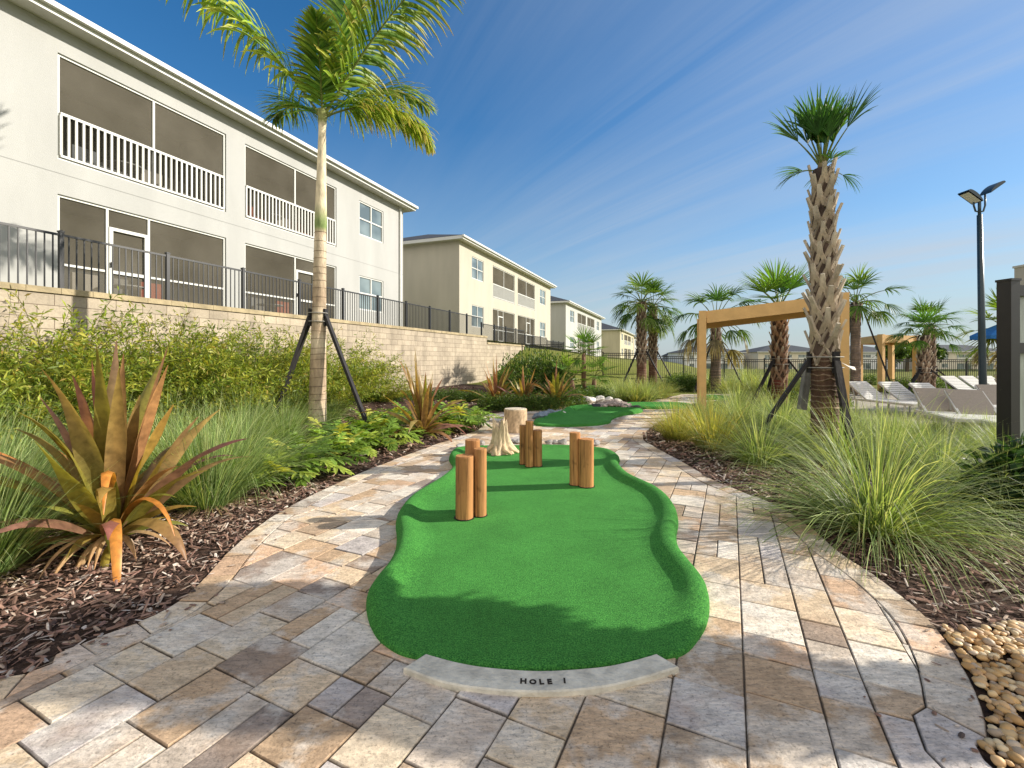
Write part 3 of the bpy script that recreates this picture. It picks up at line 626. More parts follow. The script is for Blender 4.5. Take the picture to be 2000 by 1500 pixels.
for k in range(420):
    x, v = rng.normal(1198, 16), rng.normal(795.5, 1.6)
    if not 1166 < x < 1232: continue
    gx, gy = G(x, max(791, v)); rock_add(a, (gx, gy, 0.05 + 0.10 * max(0, 1 - abs(x - 1198) / 34)), rng.uniform(0.04, 0.09), np.array((.42, .34, .30)) * rng.uniform(0.6, 1.3), 1)
tag(a.obj('gravel_pile', M_ROCK), 'low pile of grey brown gravel between the greens', 'gravel', kind='stuff')

# river pebbles bottom right
a = Acc(); pts = []
cell = 0.029
for gx_ in np.arange(1.6, 3.9, cell):
    for gy_ in np.arange(0.9, 2.62, cell):
        x, y = gx_ + rng.uniform(-.014, .014), gy_ + rng.uniform(-.014, .014)
        pts.append((x, y))
pts = np.array(pts); lim = 2.57 - 0.06 * (pts[:, 0] - 2.3) + 0.05 * np.sin(pts[:, 0] * 7)
keep = (~inside(path, pts[:, 0], pts[:, 1])) & (pts[:, 1] < lim) & (edge_dist(path, pts[:, 0], pts[:, 1]) > 0.012)
pcols = np.array([(.58, .36, .15), (.68, .48, .25), (.48, .28, .11), (.72, .56, .34), (.40, .25, .13), (.62, .40, .20), (.52, .40, .28)])
for (x, y) in pts[keep]:
    s_ = rng.uniform(0.010, 0.027); rock_add(a, (x, y, rng.uniform(-0.004, 0.022)), s_, pcols[rng.integers(len(pcols))] * rng.uniform(0.8, 1.15), 2 if y < 2.8 else 1, 0.6, 0.12)
tag(a.obj('river_pebbles', surf('pebble', rough=0.55, var=0.2, scale=25), smooth=True), 'tan and brown river pebbles beside the paver edge', 'pebbles', kind='stuff')

# bark mulch chips
def chips(n, xr, yr, dens):
    x = rng.uniform(*xr, n); y = rng.uniform(*yr, n); k = (~inside(path, x, y)) & (pq(x, y)[0] > 0.4) & (rng.random(n) < dens(x, y)); k &= ~((x > 1.6) & (y < 2.5)); return x[k], y[k]
xs, ys = [], []
for n, xr, yr in ((15000, (-5.2, -0.9), (1.7, 5.5)), (9000, (-6.5, 0.2), (5.0, 12)), (9000, (1.0, 5.0), (2.45, 6.5)), (5000, (1.5, 6), (6, 11)), (3500, (-5, 6), (12, 20))):
    x, y = chips(n, xr, yr, lambda x, y: np.ones(len(x))); xs.append(x); ys.append(y)
x = np.concatenate(xs); y = np.concatenate(ys); n = len(x); far_ = np.clip(y / 4.0, 1.0, 2.2)
an = rng.uniform(0, 6.28, n); el = rng.normal(0.05, 0.28, n); D = np.stack([np.cos(an) * np.cos(el), np.sin(an) * np.cos(el), np.sin(el)], -1)
ro = rng.normal(0, 0.4, n); S = np.stack([-np.sin(an) * np.cos(ro), np.cos(an) * np.cos(ro), np.sin(ro)], -1)
ccs = np.array([(.16, .095, .068), (.24, .145, .105), (.10, .062, .048), (.34, .26, .20), (.20, .115, .09), (.46, .39, .33), (.07, .05, .042)])
col = ccs[rng.choice(len(ccs), n, p=[.24, .2, .12, .15, .14, .10, .05])] * rng.uniform(1.0, 1.6, (n, 1))
P = np.stack([x, y, hgt(x, y) + 0.010 + rng.uniform(0, 0.022, n)], -1)
st_ = rng.integers(0, n, 420); ed = path[rng.integers(8, len(path) - 8, 420)]; xy = ed + rng.normal(0, .16, (420, 2)); on = inside(path, xy[:, 0], xy[:, 1]) & (xy[:, 1] < 9); P[st_[on]] = np.concatenate([xy[on], np.full((on.sum(), 1), .006)], 1)   # strays on the pavers
Ln = rng.gamma(3, 0.014, n) * far_ + 0.012; Wd = rng.uniform(0.007, 0.022, n) * far_
a = Acc(); D[st_[on], 2] = 0.0; S[st_[on], 2] = 0.0; Ln[st_[on]] *= .35; Wd[st_[on]] *= .6; ribbons(a, P - D * (Ln / 2)[:, None], D, S, Ln, Wd, 2, 0.0, lambda t: 0.75 if t in (0, 1) else 1.0, col, col * 0.9, fold=0.35)
tag(a.obj('bark_mulch', M_CHIP), 'loose brown bark chips covering the planting beds', 'mulch', kind='stuff')

# ------------------------------------------------------------------ retaining wall and the fence on it
ROT = math.atan2(DY, DX)
wall = thing('retaining_wall', 'long tan block retaining wall below the houses, stepping down to the right', 'wall', W(0, 0), ROT)
SEG = [(-6, 26.4, 2.71), (26.4, 32.5, 2.38), (32.5, 38, 2.12), (38, 44, 1.92)]
for s0, s1, zt in SEG:
    a = Acc(); a.b2(s0, s1, -0.0, 0.3, -0.6, zt - 0.10); a.obj('block_face', M_BLOCK, wall)
    c = Acc(); k = s0
    while k < s1 - 0.01:
        e_ = min(s1, k + 0.45); c.b2(k + 0.003, e_ - 0.003, -0.035, 0.33, zt - 0.10, zt + rng.uniform(-.003, .003), np.array((.40, .325, .20)) * rng.uniform(0.92, 1.06)); k = e_
    c.obj('cap_course', surf('cap_block', rough=0.9, var=0.3, scale=4, bump=0.5, bscale=40) if s0 < 0 else bpy.data.materials['cap_block'], wall)
a = Acc(); a.b2(44, 44.3, 0.0, 6.0, -0.6, 1.92); a.obj('return_face', M_BLOCK, wall)

def panel_mesh(length, h, sp=0.112, t=0.018, rails=(0.1, -0.14, -0.02)):
    a = Acc(); n = int(length / sp)
    for z in rails:
        zc = z if z > 0 else h + z
        a.b2(0.03, length - 0.03, -0.016, 0.016, zc - 0.02, zc + 0.02)
    for k in range(1, n): a.b2(k * length / n - t / 2, k * length / n + t / 2, -t / 2, t / 2, 0.06, h - 0.02)
    return a
def post_acc(h, wd=0.065):
    a = Acc(); a.b2(-wd / 2, wd / 2, -wd / 2, wd / 2, -0.15, h + 0.03); a.box((0, 0, h + 0.042), (wd + 0.016, wd + 0.016, 0.024)); a.box((0, 0, h + 0.062), (wd, wd, 0.016), taper=0.3); return a
def fence(name, label, pts, h, gap, **kw):
    """pts: list of post points (x, y, z); equal spacing"""
    root = thing(name, label, 'fence', pts[0]); pm = None; o0 = Vector(pts[0])
    po = post_acc(h).obj('fence_post', M_BLACK, root)
    for i, p in enumerate(pts):
        if i: q = po.copy(); C.objects.link(q); q.parent = root
        else: q = po
        q.location = Vector(p) - o0
        if i == len(pts) - 1: break
        d = Vector(pts[i + 1]) - Vector(p); q.rotation_euler = (0, 0, math.atan2(d.y, d.x))
        if pm is None: pm = panel_mesh(d.length, h, **kw).mesh('picket_panel', M_BLACK)
        r = bpy.data.objects.new('picket_panel', pm); C.objects.link(r); r.parent = root; r.location = Vector(p) - o0
        z0 = max(p[2], pts[i + 1][2]) if abs(d.z) > 0.15 else p[2]
        r.rotation_euler = (0, 0, math.atan2(d.y, d.x))
    return root
FP = 1.80
fence('wall_fence', 'black picket fence running along the top of the tan block wall', [W(4.0 - FP * 3 + FP * k + 1.0, -0.42, np.interp(4.0 - FP * 3 + FP * k + 1.0, [-10, 26.2, 26.41, 32.3, 32.6, 37.9, 38.1, 60], [2.62, 2.62, 2.31, 2.31, 2.04, 2.04, 1.84, 1.84])) for k in range(26)], 1.12, FP, rails=(0.1, -0.02))
FY = 27.0
fp = [(x, FY, hgt(x, FY) - 0.02) for x in np.arange(0.6, 46, 2.4)]
fence('garden_fence', 'black picket fence along the lawn behind the palms', fp, 1.36, 2.4, sp=0.115)

# ------------------------------------------------------------------ terraced houses on the left
def wall_sheet(a, x0, x1, z0, z1, holes, y=0.0, th=0.14, col=(1, 1, 1)):
    xs_ = sorted({x0, x1} | {h for H in holes for h in (H[0], H[1])}); zs_ = sorted({z0, z1} | {h for H in holes for h in (H[2], H[3])})
    for i in range(len(xs_) - 1):
        for j in range(len(zs_) - 1):
            xm, zm = (xs_[i] + xs_[i + 1]) / 2, (zs_[j] + zs_[j + 1]) / 2
            if any(H[0] < xm < H[1] and H[2] < zm < H[3] for H in holes): continue
            a.add([(xs_[i], y, zs_[j]), (xs_[i + 1], y, zs_[j]), (xs_[i + 1], y, zs_[j + 1]), (xs_[i], y, zs_[j + 1])], [[0, 1, 2, 3]], col)
    for X0, X1, Z0, Z1 in holes:
        v = [(X0, y, Z0), (X1, y, Z0), (X1, y, Z1), (X0, y, Z1)] + [(X0, y + th, Z0), (X1, y + th, Z0), (X1, y + th, Z1), (X0, y + th, Z1)]
        a.add(v, [[0, 4, 5, 1], [1, 5, 6, 2], [2, 6, 7, 3], [3, 7, 4, 0]], col)
def frame_bars(a, x0, x1, z0, z1, y0, y1, t, mull=(), trans=()):
    a.b2(x0, x0 + t, y0, y1, z0, z1); a.b2(x1 - t, x1, y0, y1, z0, z1); a.b2(x0 + t, x1 - t, y0, y1, z0, z0 + t); a.b2(x0 + t, x1 - t, y0, y1, z1 - t, z1)
    for m in mull: a.b2(m - t / 2, m + t / 2, y0 + .004, y1 - .004, z0 + t, z1 - t)
    for m in trans: a.b2(x0 + t, x1 - t, y0 + .008, y1 - .008, m - t / 2, m + t / 2)
def house(label, q0, p0, gz, wcol, sx=1.0, detail=2, sz=1.0, group='two storey houses along the wall'):
    """local x runs along the row, local y into the house, z up; 17.2 m long at sx = 1"""
    Lh, Dh, Hh = 17.2 * sx, 11.0, 6.0 * sz
    root = thing('row_house', label, 'house', W(q0, p0, gz), ROT, group)
    X = lambda v: v * sx
    Z = lambda v: v * sz
    ap = [(X(4.45), X(8.28)), (X(8.89), X(12.79))]; ups = [(x0, x1, Z(3.17), Z(5.46)) for x0, x1 in ap]; los = [(x0, x1, Z(0.04), Z(2.42)) for x0, x1 in ap]
    wx_ = [(X(1.5), X(3.1)), (X(14.1), X(15.7))]; wi = [(x0, x1, z0, z1) for x0, x1 in wx_ for z0, z1 in ((Z(4.0), Z(5.42)), (Z(0.9), Z(2.32)))]
    a = Acc(); wall_sheet(a, 0, Lh, -0.6, Hh, ups + los + wi, col=wcol)
    for x0, x1 in ((0, 0), (Lh, Lh)): a.add([(x0, 0, -0.6), (x0, Dh, -0.6), (x0, Dh, Hh), (x0, 0, Hh)], [[0, 1, 2, 3]] if x0 else [[3, 2, 1, 0]], wcol)
    a.add([(0, Dh, -0.6), (Lh, Dh, -0.6), (Lh, Dh, Hh), (0, Dh, Hh)], [[3, 2, 1, 0]], wcol)
    a.obj('wall', M_STUCCO, root)
    # roof with soffit and fascia
    ov = 0.42; hz = Hh; rise = 2.1; x0, x1, y0, y1 = -ov, Lh + ov, -ov, Dh + ov; ym = Dh / 2; rx = Dh / 2 + ov
    f = Acc()
    f.b2(x0, x1, y0 - .02, y0, hz - 0.02, hz + 0.17); f.b2(x0, x1, y1, y1 + .02, hz - 0.02, hz + 0.17); f.b2(x0 - .02, x0, y0, y1, hz - 0.02, hz + 0.17); f.b2(x1, x1 + .02, y0, y1, hz - 0.02, hz + 0.17)
    f.b2(x0 - 0.06, x1 + 0.06, y0 - .13, y0 - .02, hz + 0.08, hz + 0.19)
    f.obj('fascia', M_TRIM, root); f = Acc(); f.b2(x0, x1, y0, y1, hz + 0.0, hz + 0.02, (.62, .61, .58)); f.obj('soffit', M_STUCCO, root)
    r = Acc(); v = [(x0, y0 - .03, hz + .19), (x1, y0 - .03, hz + .19), (x1, y1, hz + .19), (x0, y1, hz + .19), (x0 + rx, ym, hz + .19 + rise), (x1 - rx, ym, hz + .19 + rise)]
    r.add(v, P=[[0, 1, 5, 4], [1, 2, 5], [2, 3, 4, 5], [3, 0, 4]]); r.obj('roof', M_ROOF, root)
    # porch rooms behind the screens
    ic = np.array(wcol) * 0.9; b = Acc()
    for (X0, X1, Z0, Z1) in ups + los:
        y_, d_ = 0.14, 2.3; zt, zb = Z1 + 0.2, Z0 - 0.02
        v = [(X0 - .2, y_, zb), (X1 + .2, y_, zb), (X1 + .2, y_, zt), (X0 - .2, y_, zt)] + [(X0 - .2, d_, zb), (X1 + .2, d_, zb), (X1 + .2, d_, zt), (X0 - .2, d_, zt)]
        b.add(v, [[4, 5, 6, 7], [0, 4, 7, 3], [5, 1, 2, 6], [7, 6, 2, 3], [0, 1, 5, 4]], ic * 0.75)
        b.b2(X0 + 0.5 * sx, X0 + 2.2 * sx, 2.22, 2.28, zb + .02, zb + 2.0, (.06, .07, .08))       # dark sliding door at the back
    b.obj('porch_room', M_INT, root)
    if detail == 2 and sx < 1.05:
        fb = Acc()
        for (X0, X1, Z0, Z1) in ups + los:
            for xx in (X0 + 0.9, X0 + 2.4, X0 + 3.1):
                cc = [(.45, .12, .08), (.30, .32, .34), (.5, .46, .4)][rng.integers(3)]; fb.b2(xx, xx + .55, .9, 1.45, Z0 + .38, Z0 + .48, cc); fb.b2(xx, xx + .55, 1.40, 1.48, Z0 + .48, Z0 + .95, cc)
                for dx_ in (0.02, .49): fb.b2(xx + dx_, xx + dx_ + .04, .92, .96, Z0, Z0 + .38, (.2, .2, .2)); fb.b2(xx + dx_, xx + dx_ + .04, 1.38, 1.42, Z0, Z0 + .38, (.2, .2, .2))
            fb.lathe([(.42, Z0 + .70), (.42, Z0 + .73)], (.5, .5, .48), 14, (X0 + 1.85, 1.1, 0)); fb.lathe([(.05, Z0), (.05, Z0 + .70)], (.3, .3, .3), 8, (X0 + 1.85, 1.1, 0))
        fb.obj('porch_furniture', M_INT, root)
        ds = Acc(); ds.b2(.16, .24, -.085, -.004, -.3, Hh - .02); ds.b2(Lh - .32, Lh - .24, -.085, -.004, -.3, Hh - .02); ds.obj('downspout', M_TRIM, root)
        jt = Acc(); jt.b2(0.004, Lh - .004, -.004, -.001, Z(2.86), Z(2.875), np.array(wcol) * .7); jt.obj('control_joint', M_STUCCO, root)
    if detail:
        for (X0, X1, Z0, Z1) in ups:                                # upper balconies
            m = X0 + (X1 - X0) * 0.5; s = Acc(); s.add([(X0, .075, Z0), (X1, .075, Z0), (X1, .075, Z1), (X0, .075, Z1)], [[0, 1, 2, 3]]); s.obj('porch_screen', M_SCREEN, root)
            f = Acc(); frame_bars(f, X0, X1, Z0, Z1, .04, .11, .05, mull=(m,)); fo = f.obj('screen_frame', M_TRIM, root)
            g = Acc(); zr = Z0 + Z(1.0); g.b2(X0 + .05, X1 - .05, -.005, .035, zr - .03, zr + .03); g.b2(X0 + .05, X1 - .05, -.005, .035, Z0 + .06, Z0 + .11)
            n_ = int((X1 - X0) / 0.135)
            for k in range(n_ + 1):
                xk = X0 + .06 + (X1 - X0 - .12) * k / n_; g.b2(xk - .021, xk + .021, 0.0, .03, Z0 + .11, zr - .03)
            g.obj('balcony_railing', M_TRIM, root)
        for k, (X0, X1, Z0, Z1) in enumerate(los):                  # lower screened porches with a screen door
            d0, d1 = X0 + (X1 - X0) * 0.24, X0 + (X1 - X0) * 0.47
            if k: d0, d1 = X0 + (X1 - X0) * 0.50, X0 + (X1 - X0) * 0.73
            s = Acc(); s.add([(X0, .075, Z0), (X1, .075, Z0), (X1, .075, Z1), (X0, .075, Z1)], [[0, 1, 2, 3]]); s.obj('porch_screen', M_SCREEN, root)
            f = Acc(); frame_bars(f, X0, X1, Z0, Z1, .04, .11, .05, mull=(d0, d1), trans=(Z0 + Z(0.88),)); f.obj('screen_frame', M_TRIM, root)
            dr = Acc(); frame_bars(dr, d0 + .03, d1 - .03, Z0 + .05, Z0 + Z(1.93), .02, .06, .075, trans=(Z0 + Z(0.88),)); do = dr.obj('screen_door', M_TRIM, root)
            h_ = Acc(); h_.b2(d0 + .05, d0 + .075, -.02, .02, Z0 + .98, Z0 + 1.1); h_.obj('handle', M_BLACK, do)
    for (X0, X1, Z0, Z1) in wi:
        f = Acc(); m = (X0 + X1) / 2; zm = (Z0 + Z1) / 2; frame_bars(f, X0, X1, Z0, Z1, .03, .09, .055, mull=(m,), trans=(zm,)); fo = f.obj('window', M_TRIM, root)
        gl = Acc(); gl.add([(X0, .07, Z0), (X1, .07, Z0), (X1, .07, Z1), (X0, .07, Z1)], [[0, 1, 2, 3]]); gl.obj('pane', M_GLASS, fo)
    return root
PF = -2.52
def sq(px_): u_ = (px_ - CX) / F; return 13.5 / (0.383 - u_) / DY       # distance along the row seen at a photo column
OFF = -1.03                                                             # facade start against the wall's own q
def qof(px_): u_ = (px_ - CX) / F; Y = 13.5 / (0.383 - u_); x = u_ * Y; return pq(x, Y)[1]
qa = qof(787); house('white two storey house nearest on the left with screened balconies', qa - 17.2, PF, 2.62, (.425, .425, .41))
q0 = qof(897); q1 = qof(1075); house('cream yellow two storey house, second along the wall', q0, PF, 2.62, (.48, .445, .365), sx=(q1 - q0) / 17.2, sz=0.985)
q0 = qof(1105); q1 = qof(1174.5); house('pale grey two storey house, third along the wall', q0, PF, 1.75, (.46, .46, .43), sx=(q1 - q0) / 17.2)
q0 = qof(1211); q1 = qof(1240); house('cream two storey house, fourth along the wall, left of the twin palms', q0, PF, 1.30, (.50, .45, .31), sx=(q1 - q0) / 17.2 * 0.9)
q0 = qof(1262); house('grey two storey house, fifth in the row, mostly behind the twin palms', q0 - 38, PF, 0.9, (.44, .44, .41), sx=1.5, detail=1)
q0 = qof(1278); house('far cream house in the row just right of the twin palms', q0, PF - 2, 0.3, (.50, .46, .36), sx=1.6, detail=1)

# ------------------------------------------------------------------ houses far behind the lawn
def far_house(label, xc, yc, gz, wd, wcol, eave=5.3, rise=2.1, dp=14.0, rcol=None):
    root = thing('far_house', label, 'house', (xc, yc, gz), 0.0, 'houses beyond the lawn')
    hw = wd / 2; holes = []
    for s_ in (-1, 1):
        for z0, z1 in ((3.0, 4.6), (0.4, 2.2)):
            holes.append((s_ * hw * 0.27 - hw * 0.19, s_ * hw * 0.27 + hw * 0.19, z0, z1))
            holes.append((s_ * hw * 0.75 - hw * 0.08, s_ * hw * 0.75 + hw * 0.08, z0 + (.15 if z0 > 1 else .5), z1 - .1))
    a = Acc(); wall_sheet(a, -hw, hw, -0.5, eave, holes, th=0.2, col=wcol); a.add([(-hw, 0, -.5), (-hw, dp, -.5), (-hw, dp, eave), (-hw, 0, eave), (hw, 0, -.5), (hw, dp, -.5), (hw, dp, eave), (hw, 0, eave)], [[3, 2, 1, 0], [4, 5, 6, 7], [1, 5, 6, 2]], wcol); a.obj('wall', M_STUCCO, root)
    for H in holes:
        f = Acc(); frame_bars(f, *H, .05, .12, .09, mull=((H[0] + H[1]) / 2,)); fo = f.obj('window', M_TRIM, root)
        g = Acc(); g.add([(H[0], .16, H[2]), (H[1], .16, H[2]), (H[1], .16, H[3]), (H[0], .16, H[3])], [[0, 1, 2, 3]]); g.obj('pane', M_GLASS, fo)
    b = Acc()
    for s_ in (-1, 1): b.b2(s_ * hw * 0.27 - hw * 0.18, s_ * hw * 0.27 + hw * 0.18, -.06, .0, 2.95, 3.75)
    b.obj('balcony_railing', M_TRIM, root)
    r = Acc(); o_ = 0.6; k = min(dp / 2, hw * 0.75); v = [(-hw - o_, -o_, eave), (hw + o_, -o_, eave), (hw + o_, dp + o_, eave), (-hw - o_, dp + o_, eave), (-hw + k, dp / 2, eave + rise), (hw - k, dp / 2, eave + rise)]
    r.add(v, P=[[0, 1, 5, 4], [1, 2, 5], [2, 3, 4, 5], [3, 0, 4], [3, 2, 1, 0]]); r.obj('roof', M_ROOF, root)
    f = Acc(); f.b2(-hw - o_, hw + o_, -o_ - .05, -o_ - .004, eave - .12, eave + .1); f.obj('fascia', M_TRIM, root)
    return root
YH = 132.0
far_house('white hip roofed house beyond the lawn, behind the tan pergola post', U(1395, YH), YH, -2.1, U(1453, YH) - U(1337, YH), (.74, .75, .76))
far_house('beige hip roofed house beyond the lawn, behind the spiky palm', U(1553, YH - 4), YH - 4, -2.0, U(1624, YH) - U(1484, YH), (.66, .60, .50))
far_house('white house beyond the lawn, seen through the second pergola', U(1706, YH), YH, -2.0, U(1770, YH) - U(1655, YH), (.72, .73, .74))
far_house('wide grey beige house beyond the lawn, behind the lamp post', U(1905, 124), 124, -2.0, U(1985, 124) - U(1828, 124), (.62, .57, .49))
far_house('small distant blue grey house at the left end of the far row', U(1318, 210), 210, -2.6, U(1331, 210) - U(1305, 210), (.20, .25, .36), rise=1.8, dp=8)
far_house('small distant dark house beside the white hip roofed house', U(1343, 220), 220, -2.6, 6.5, (.30, .34, .38), rise=1.2, dp=8)
far_house('small distant grey house in the gap left of the beige house', U(1466, 205), 205, -2.6, U(1481, 205) - U(1450, 205), (.42, .43, .44), rise=1.4, dp=8)
# beige building on the right edge
b = thing('pool_building', 'tall beige building cut by the right edge of the view', 'building', (U(1981, 54), 45, -0.3))
a = Acc(); zt = Zv(489, 45) + .3; a.b2(0, 14, 0, 9, -.5, zt, (.50, .42, .34)); a.obj('wall', M_STUCCO, b)
a = Acc(); a.b2(-.12, 14.1, -.12, 9.1, zt + .003, zt + .25, (.56, .50, .43)); a.obj('parapet_cap', M_STUCCO, b)
a = Acc()
for k in range(3): a.b2(2 + 4 * k, 4 + 4 * k, -.03, -.004, zt - 6, zt - 4)
a.obj('window', M_GLASS, b)

# ------------------------------------------------------------------ palms
GREEN = np.array([(.035, .085, .018), (.055, .12, .025), (.075, .14, .03), (.10, .16, .035)])
def feather_frond(root, d0, length, droop, cols, ang=0.9, ll=0.72, nl=62, hang=0.8, tipc=(.30, .22, .06), start=0.12, orient=(0, 0, 1), wid=0.042):
    d = unit(np.array(d0, float)); n = 30; pts = [np.zeros(3)]; dirs = [d]
    for i in range(n):
        t = i / n; d = unit(d + np.array([0, 0, -1.0]) * droop / n * (0.3 + 1.5 * t)); pts.append(pts[-1] + d * length / n); dirs.append(d)
    pts = np.array(pts); dirs = np.array(dirs); a = Acc()
    a.tube(pts, np.interp(np.linspace(0, 1, n + 1), [0, .1, 1], [.035, .022, .005]), np.array((.20, .24, .06)), 6)
    t = np.linspace(start, 0.995, nl); idx = t * n
    Pp = np.stack([np.interp(idx, np.arange(n + 1), pts[:, k]) for k in range(3)], -1); Dd = unit(np.stack([np.interp(idx, np.arange(n + 1), dirs[:, k]) for k in range(3)], -1))
    ref = np.broadcast_to(np.array(orient, float), Dd.shape); sidev = unit(np.cross(Dd, ref)); up = np.cross(sidev, Dd)
    lenp = ll * np.interp(t, [0, .15, .45, .8, 1], [.35, .8, 1.0, .75, .35])
    for sgn in (-1, 1):
        for layer in (0, 1):
            m = len(t); j = rng.normal(0, 0.10, (m, 3)); sw = np.interp(t, [0, 1], [1.25, 0.55]) + rng.normal(0, .06, m)
            D = unit(Dd * np.cos(sw * ang)[:, None] + sgn * sidev * np.sin(sw * ang)[:, None] + up * ((0.30 if layer else -0.05) + rng.normal(0, .08, m))[:, None] + j)
            c0 = GREEN[rng.integers(len(GREEN), size=m)] * cols; tip = lerp(c0 * 1.9, np.array(tipc), rng.uniform(.2, 1, (m, 1)))
            ribbons(a, Pp + rng.normal(0, .008, (m, 3)), D, unit(Dd + .3 * up), lenp * rng.uniform(.8, 1.1, m), wid * rng.uniform(.8, 1.2, m), 6, hang * rng.uniform(.6, 1.5, m), prof_leaf, c0, tip, fold=0.3, cp=2.6)
    return a.obj('frond', M_LEAF, root)

px0, Yp = 619, 8.6; bx = U(619, Yp)
pt = thing('feather_palm', 'tall feather leaved palm with ringed pale trunk in front of the white house', 'palm tree', (bx, Yp, 0.0))
zt = Zv(215, Yp); n = 60; zs = np.linspace(-0.05, zt, n)
rad = np.interp(zs, [0, .5, 2.6, 3.9, 4.05, 5.0, zt - .4, zt], [.172, .158, .122, .105, .112, .085, .066, .09])
cz = []
for i, z in enumerate(zs):
    if z < 3.95: c = lerp(np.array((.64, .53, .38)), np.array((.42, .31, .21)), 0.5 + 0.5 * math.sin(z * 7 + 2 * math.sin(z * 3))) * rng.uniform(.9, 1.05)
    else: c = lerp(np.array((.22, .30, .10)), np.array((.70, .60, .42)), float(ss((z - 4.0) / 0.5))) if z < 5.9 else np.array((.24, .26, .09))
    cz.append(c)
lean = (U(630, Yp) - bx); xs_ = lean * (zs / zt) ** 1.0
a = Acc(); a.tube(np.stack([xs_, 0 * zs, zs], -1), rad, np.array(cz), 20); z = 0.15
while z < 3.95:
    rr = float(np.interp(z, zs, rad)); xx = float(np.interp(z, zs, xs_)); tilt = rng.normal(0, .04)
    th = np.arange(20) / 20 * 6.2832; a.tube(np.stack([xx + rr * 1.012 * np.cos(np.append(th, th[0])), rr * 1.012 * np.sin(np.append(th, th[0])), z + tilt * rr * np.cos(np.append(th, th[0]))], -1), .005, np.array((.22, .16, .11)) * rng.uniform(.7, 1.4), 4, cap=False); z += rng.uniform(.10, .19)
a.obj('trunk', M_BARK, pt, smooth=True)
crown = bpy.data.objects.new('crown', None); C.objects.link(crown); crown.parent = pt; crown.location = (lean, 0, zt - 0.15)
feather_frond(crown, (-.58, -.10, .81), 4.8, .9, (3.0, 2.5, 1.1), ll=1.15, hang=1.3, nl=58, tipc=(.50, .42, .09), wid=.066)
feather_frond(crown, (.04, .25, .95), 3.6, .4, (2.2, 2.2, 1.3), ll=.95, hang=.35, nl=52, wid=.055)
feather_frond(crown, (.57, -.12, .83), 4.8, .9, (2.6, 2.2, 1.1), ll=1.15, hang=1.1, nl=58, tipc=(.52, .34, .11), wid=.062)
feather_frond(crown, (.74, .30, .55), 2.3, 1.8, (3.8, 2.9, 1.2), ll=.80, hang=1.6, nl=64, tipc=(.60, .36, .12), start=.2, wid=.04)
feather_frond(crown, (-.66, .45, .60), 1.9, 1.0, (1.8, 1.9, 1.1), ll=.75, hang=1.0, nl=34, wid=.05)
feather_frond(crown, (.42, .55, .78), 3.1, 1.1, (2.2, 2.1, 1.0), ll=.85, hang=1.1, nl=42, tipc=(.50, .36, .12), wid=.055)
feather_frond(crown, (.12, -.40, .85), 1.6, .9, (1.9, 1.9, 1.0), ll=.6, hang=.8, nl=30, wid=.05)

def braces(label, c, zb, feet, wd=.09, th=.04, rt=.16, strap=True, group='timber braces propping the palms'):
    root = thing('palm_brace', label, 'tree brace', c, group=group)
    for fx, fy in feet:
        d = unit(np.array([fx, fy])); a = Acc(); a.plank((fx, fy, -.05), (d[0] * (rt + .02), d[1] * (rt + .02), zb), wd, wd, th, (d[0], d[1], .3), (.022, .02, .022), (.03, .026, .026)); a.obj('leg', M_BRACE, root)
        b = Acc(); b.plank((d[0] * (rt + .012), d[1] * (rt + .012), zb - .18), (d[0] * (rt + .012), d[1] * (rt + .012), zb + .14), wd, wd, .035, (d[0], d[1], 0), (.02, .018, .02)); b.obj('batten', M_BRACE, root)
    if strap:
        for k in (-.10, .06):
            a = Acc(); th_ = np.arange(21) / 20 * 6.2832; a.tube(np.stack([(rt + .035) * np.cos(th_), (rt + .035) * np.sin(th_), 0 * th_ + zb + k], -1), .008, (.35, .33, .30), 4, cap=False); a.obj('strap', M_BRACE, root)
    return root
ft = [(G(505, 848)[0] - bx, G(505, 848)[1] - Yp), (G(543, 866)[0] - bx, G(543, 866)[1] - Yp), (G(735, 865)[0] - bx, G(735, 865)[1] - Yp)]
ft = [(-1.12, .30), (-.78, -.42), (1.10, -.15)]
braces('three dark timber props strapped to the feather palm by the wall', (bx + .02, Yp, 0), Zv(618, Yp), ft, wd=.10, th=.05, rt=.14)

def fan_leaf(a, base, d0, petiole, fan, nseg, droop, col, tipc, spread=2.5, width=.035, sdroop=.9, pet=(.18, .22, .06), stiff=0.5):
    """one palmate leaf: arching stalk, then blades fanning out from its end"""
    d = unit(np.array(d0, float)); p = np.array(base, float); pts = [p.copy()]; n = 8
    for i in range(n): d = unit(d + np.array([0, 0, -1.0]) * droop / n * (0.4 + i / n)); p = p + d * petiole / n; pts.append(p.copy())
    a.tube(pts, np.linspace(.022, .010, n + 1) * (fan / 0.8), np.array(pet), 5, cap=False)
    side = np.cross(d, (0, 0, 1.0)); side = unit(side) if np.linalg.norm(side) > .1 else np.array([1.0, 0, 0]); up = np.cross(side, d)
    an = np.linspace(-spread / 2, spread / 2, nseg) + rng.normal(0, .02, nseg)
    D = np.cos(an)[:, None] * d + np.sin(an)[:, None] * side + up * (.10 + .18 * np.abs(np.sin(an)))[:, None] + rng.normal(0, .03, (nseg, 3))
    Ln = fan * (0.72 + 0.28 * np.cos(an)) * rng.uniform(.9, 1.05, nseg); S = -np.sin(an)[:, None] * d + np.cos(an)[:, None] * side
    c0 = np.array(col) * rng.uniform(.75, 1.25, (nseg, 1)); c1 = lerp(c0 * 1.35, np.array(tipc), rng.uniform(0, .6, (nseg, 1)))
    ribbons(a, np.tile(p, (nseg, 1)), D, S, Ln, width * fan / 0.8, 6, sdroop * rng.uniform(.6, 1.4, nseg), lambda t: min(1, .15 + t * 2.4) * (1 - max(0, (t - .45) / .55) ** 1.4) + .04, c0, c1, fold=0.35, cp=2.0)
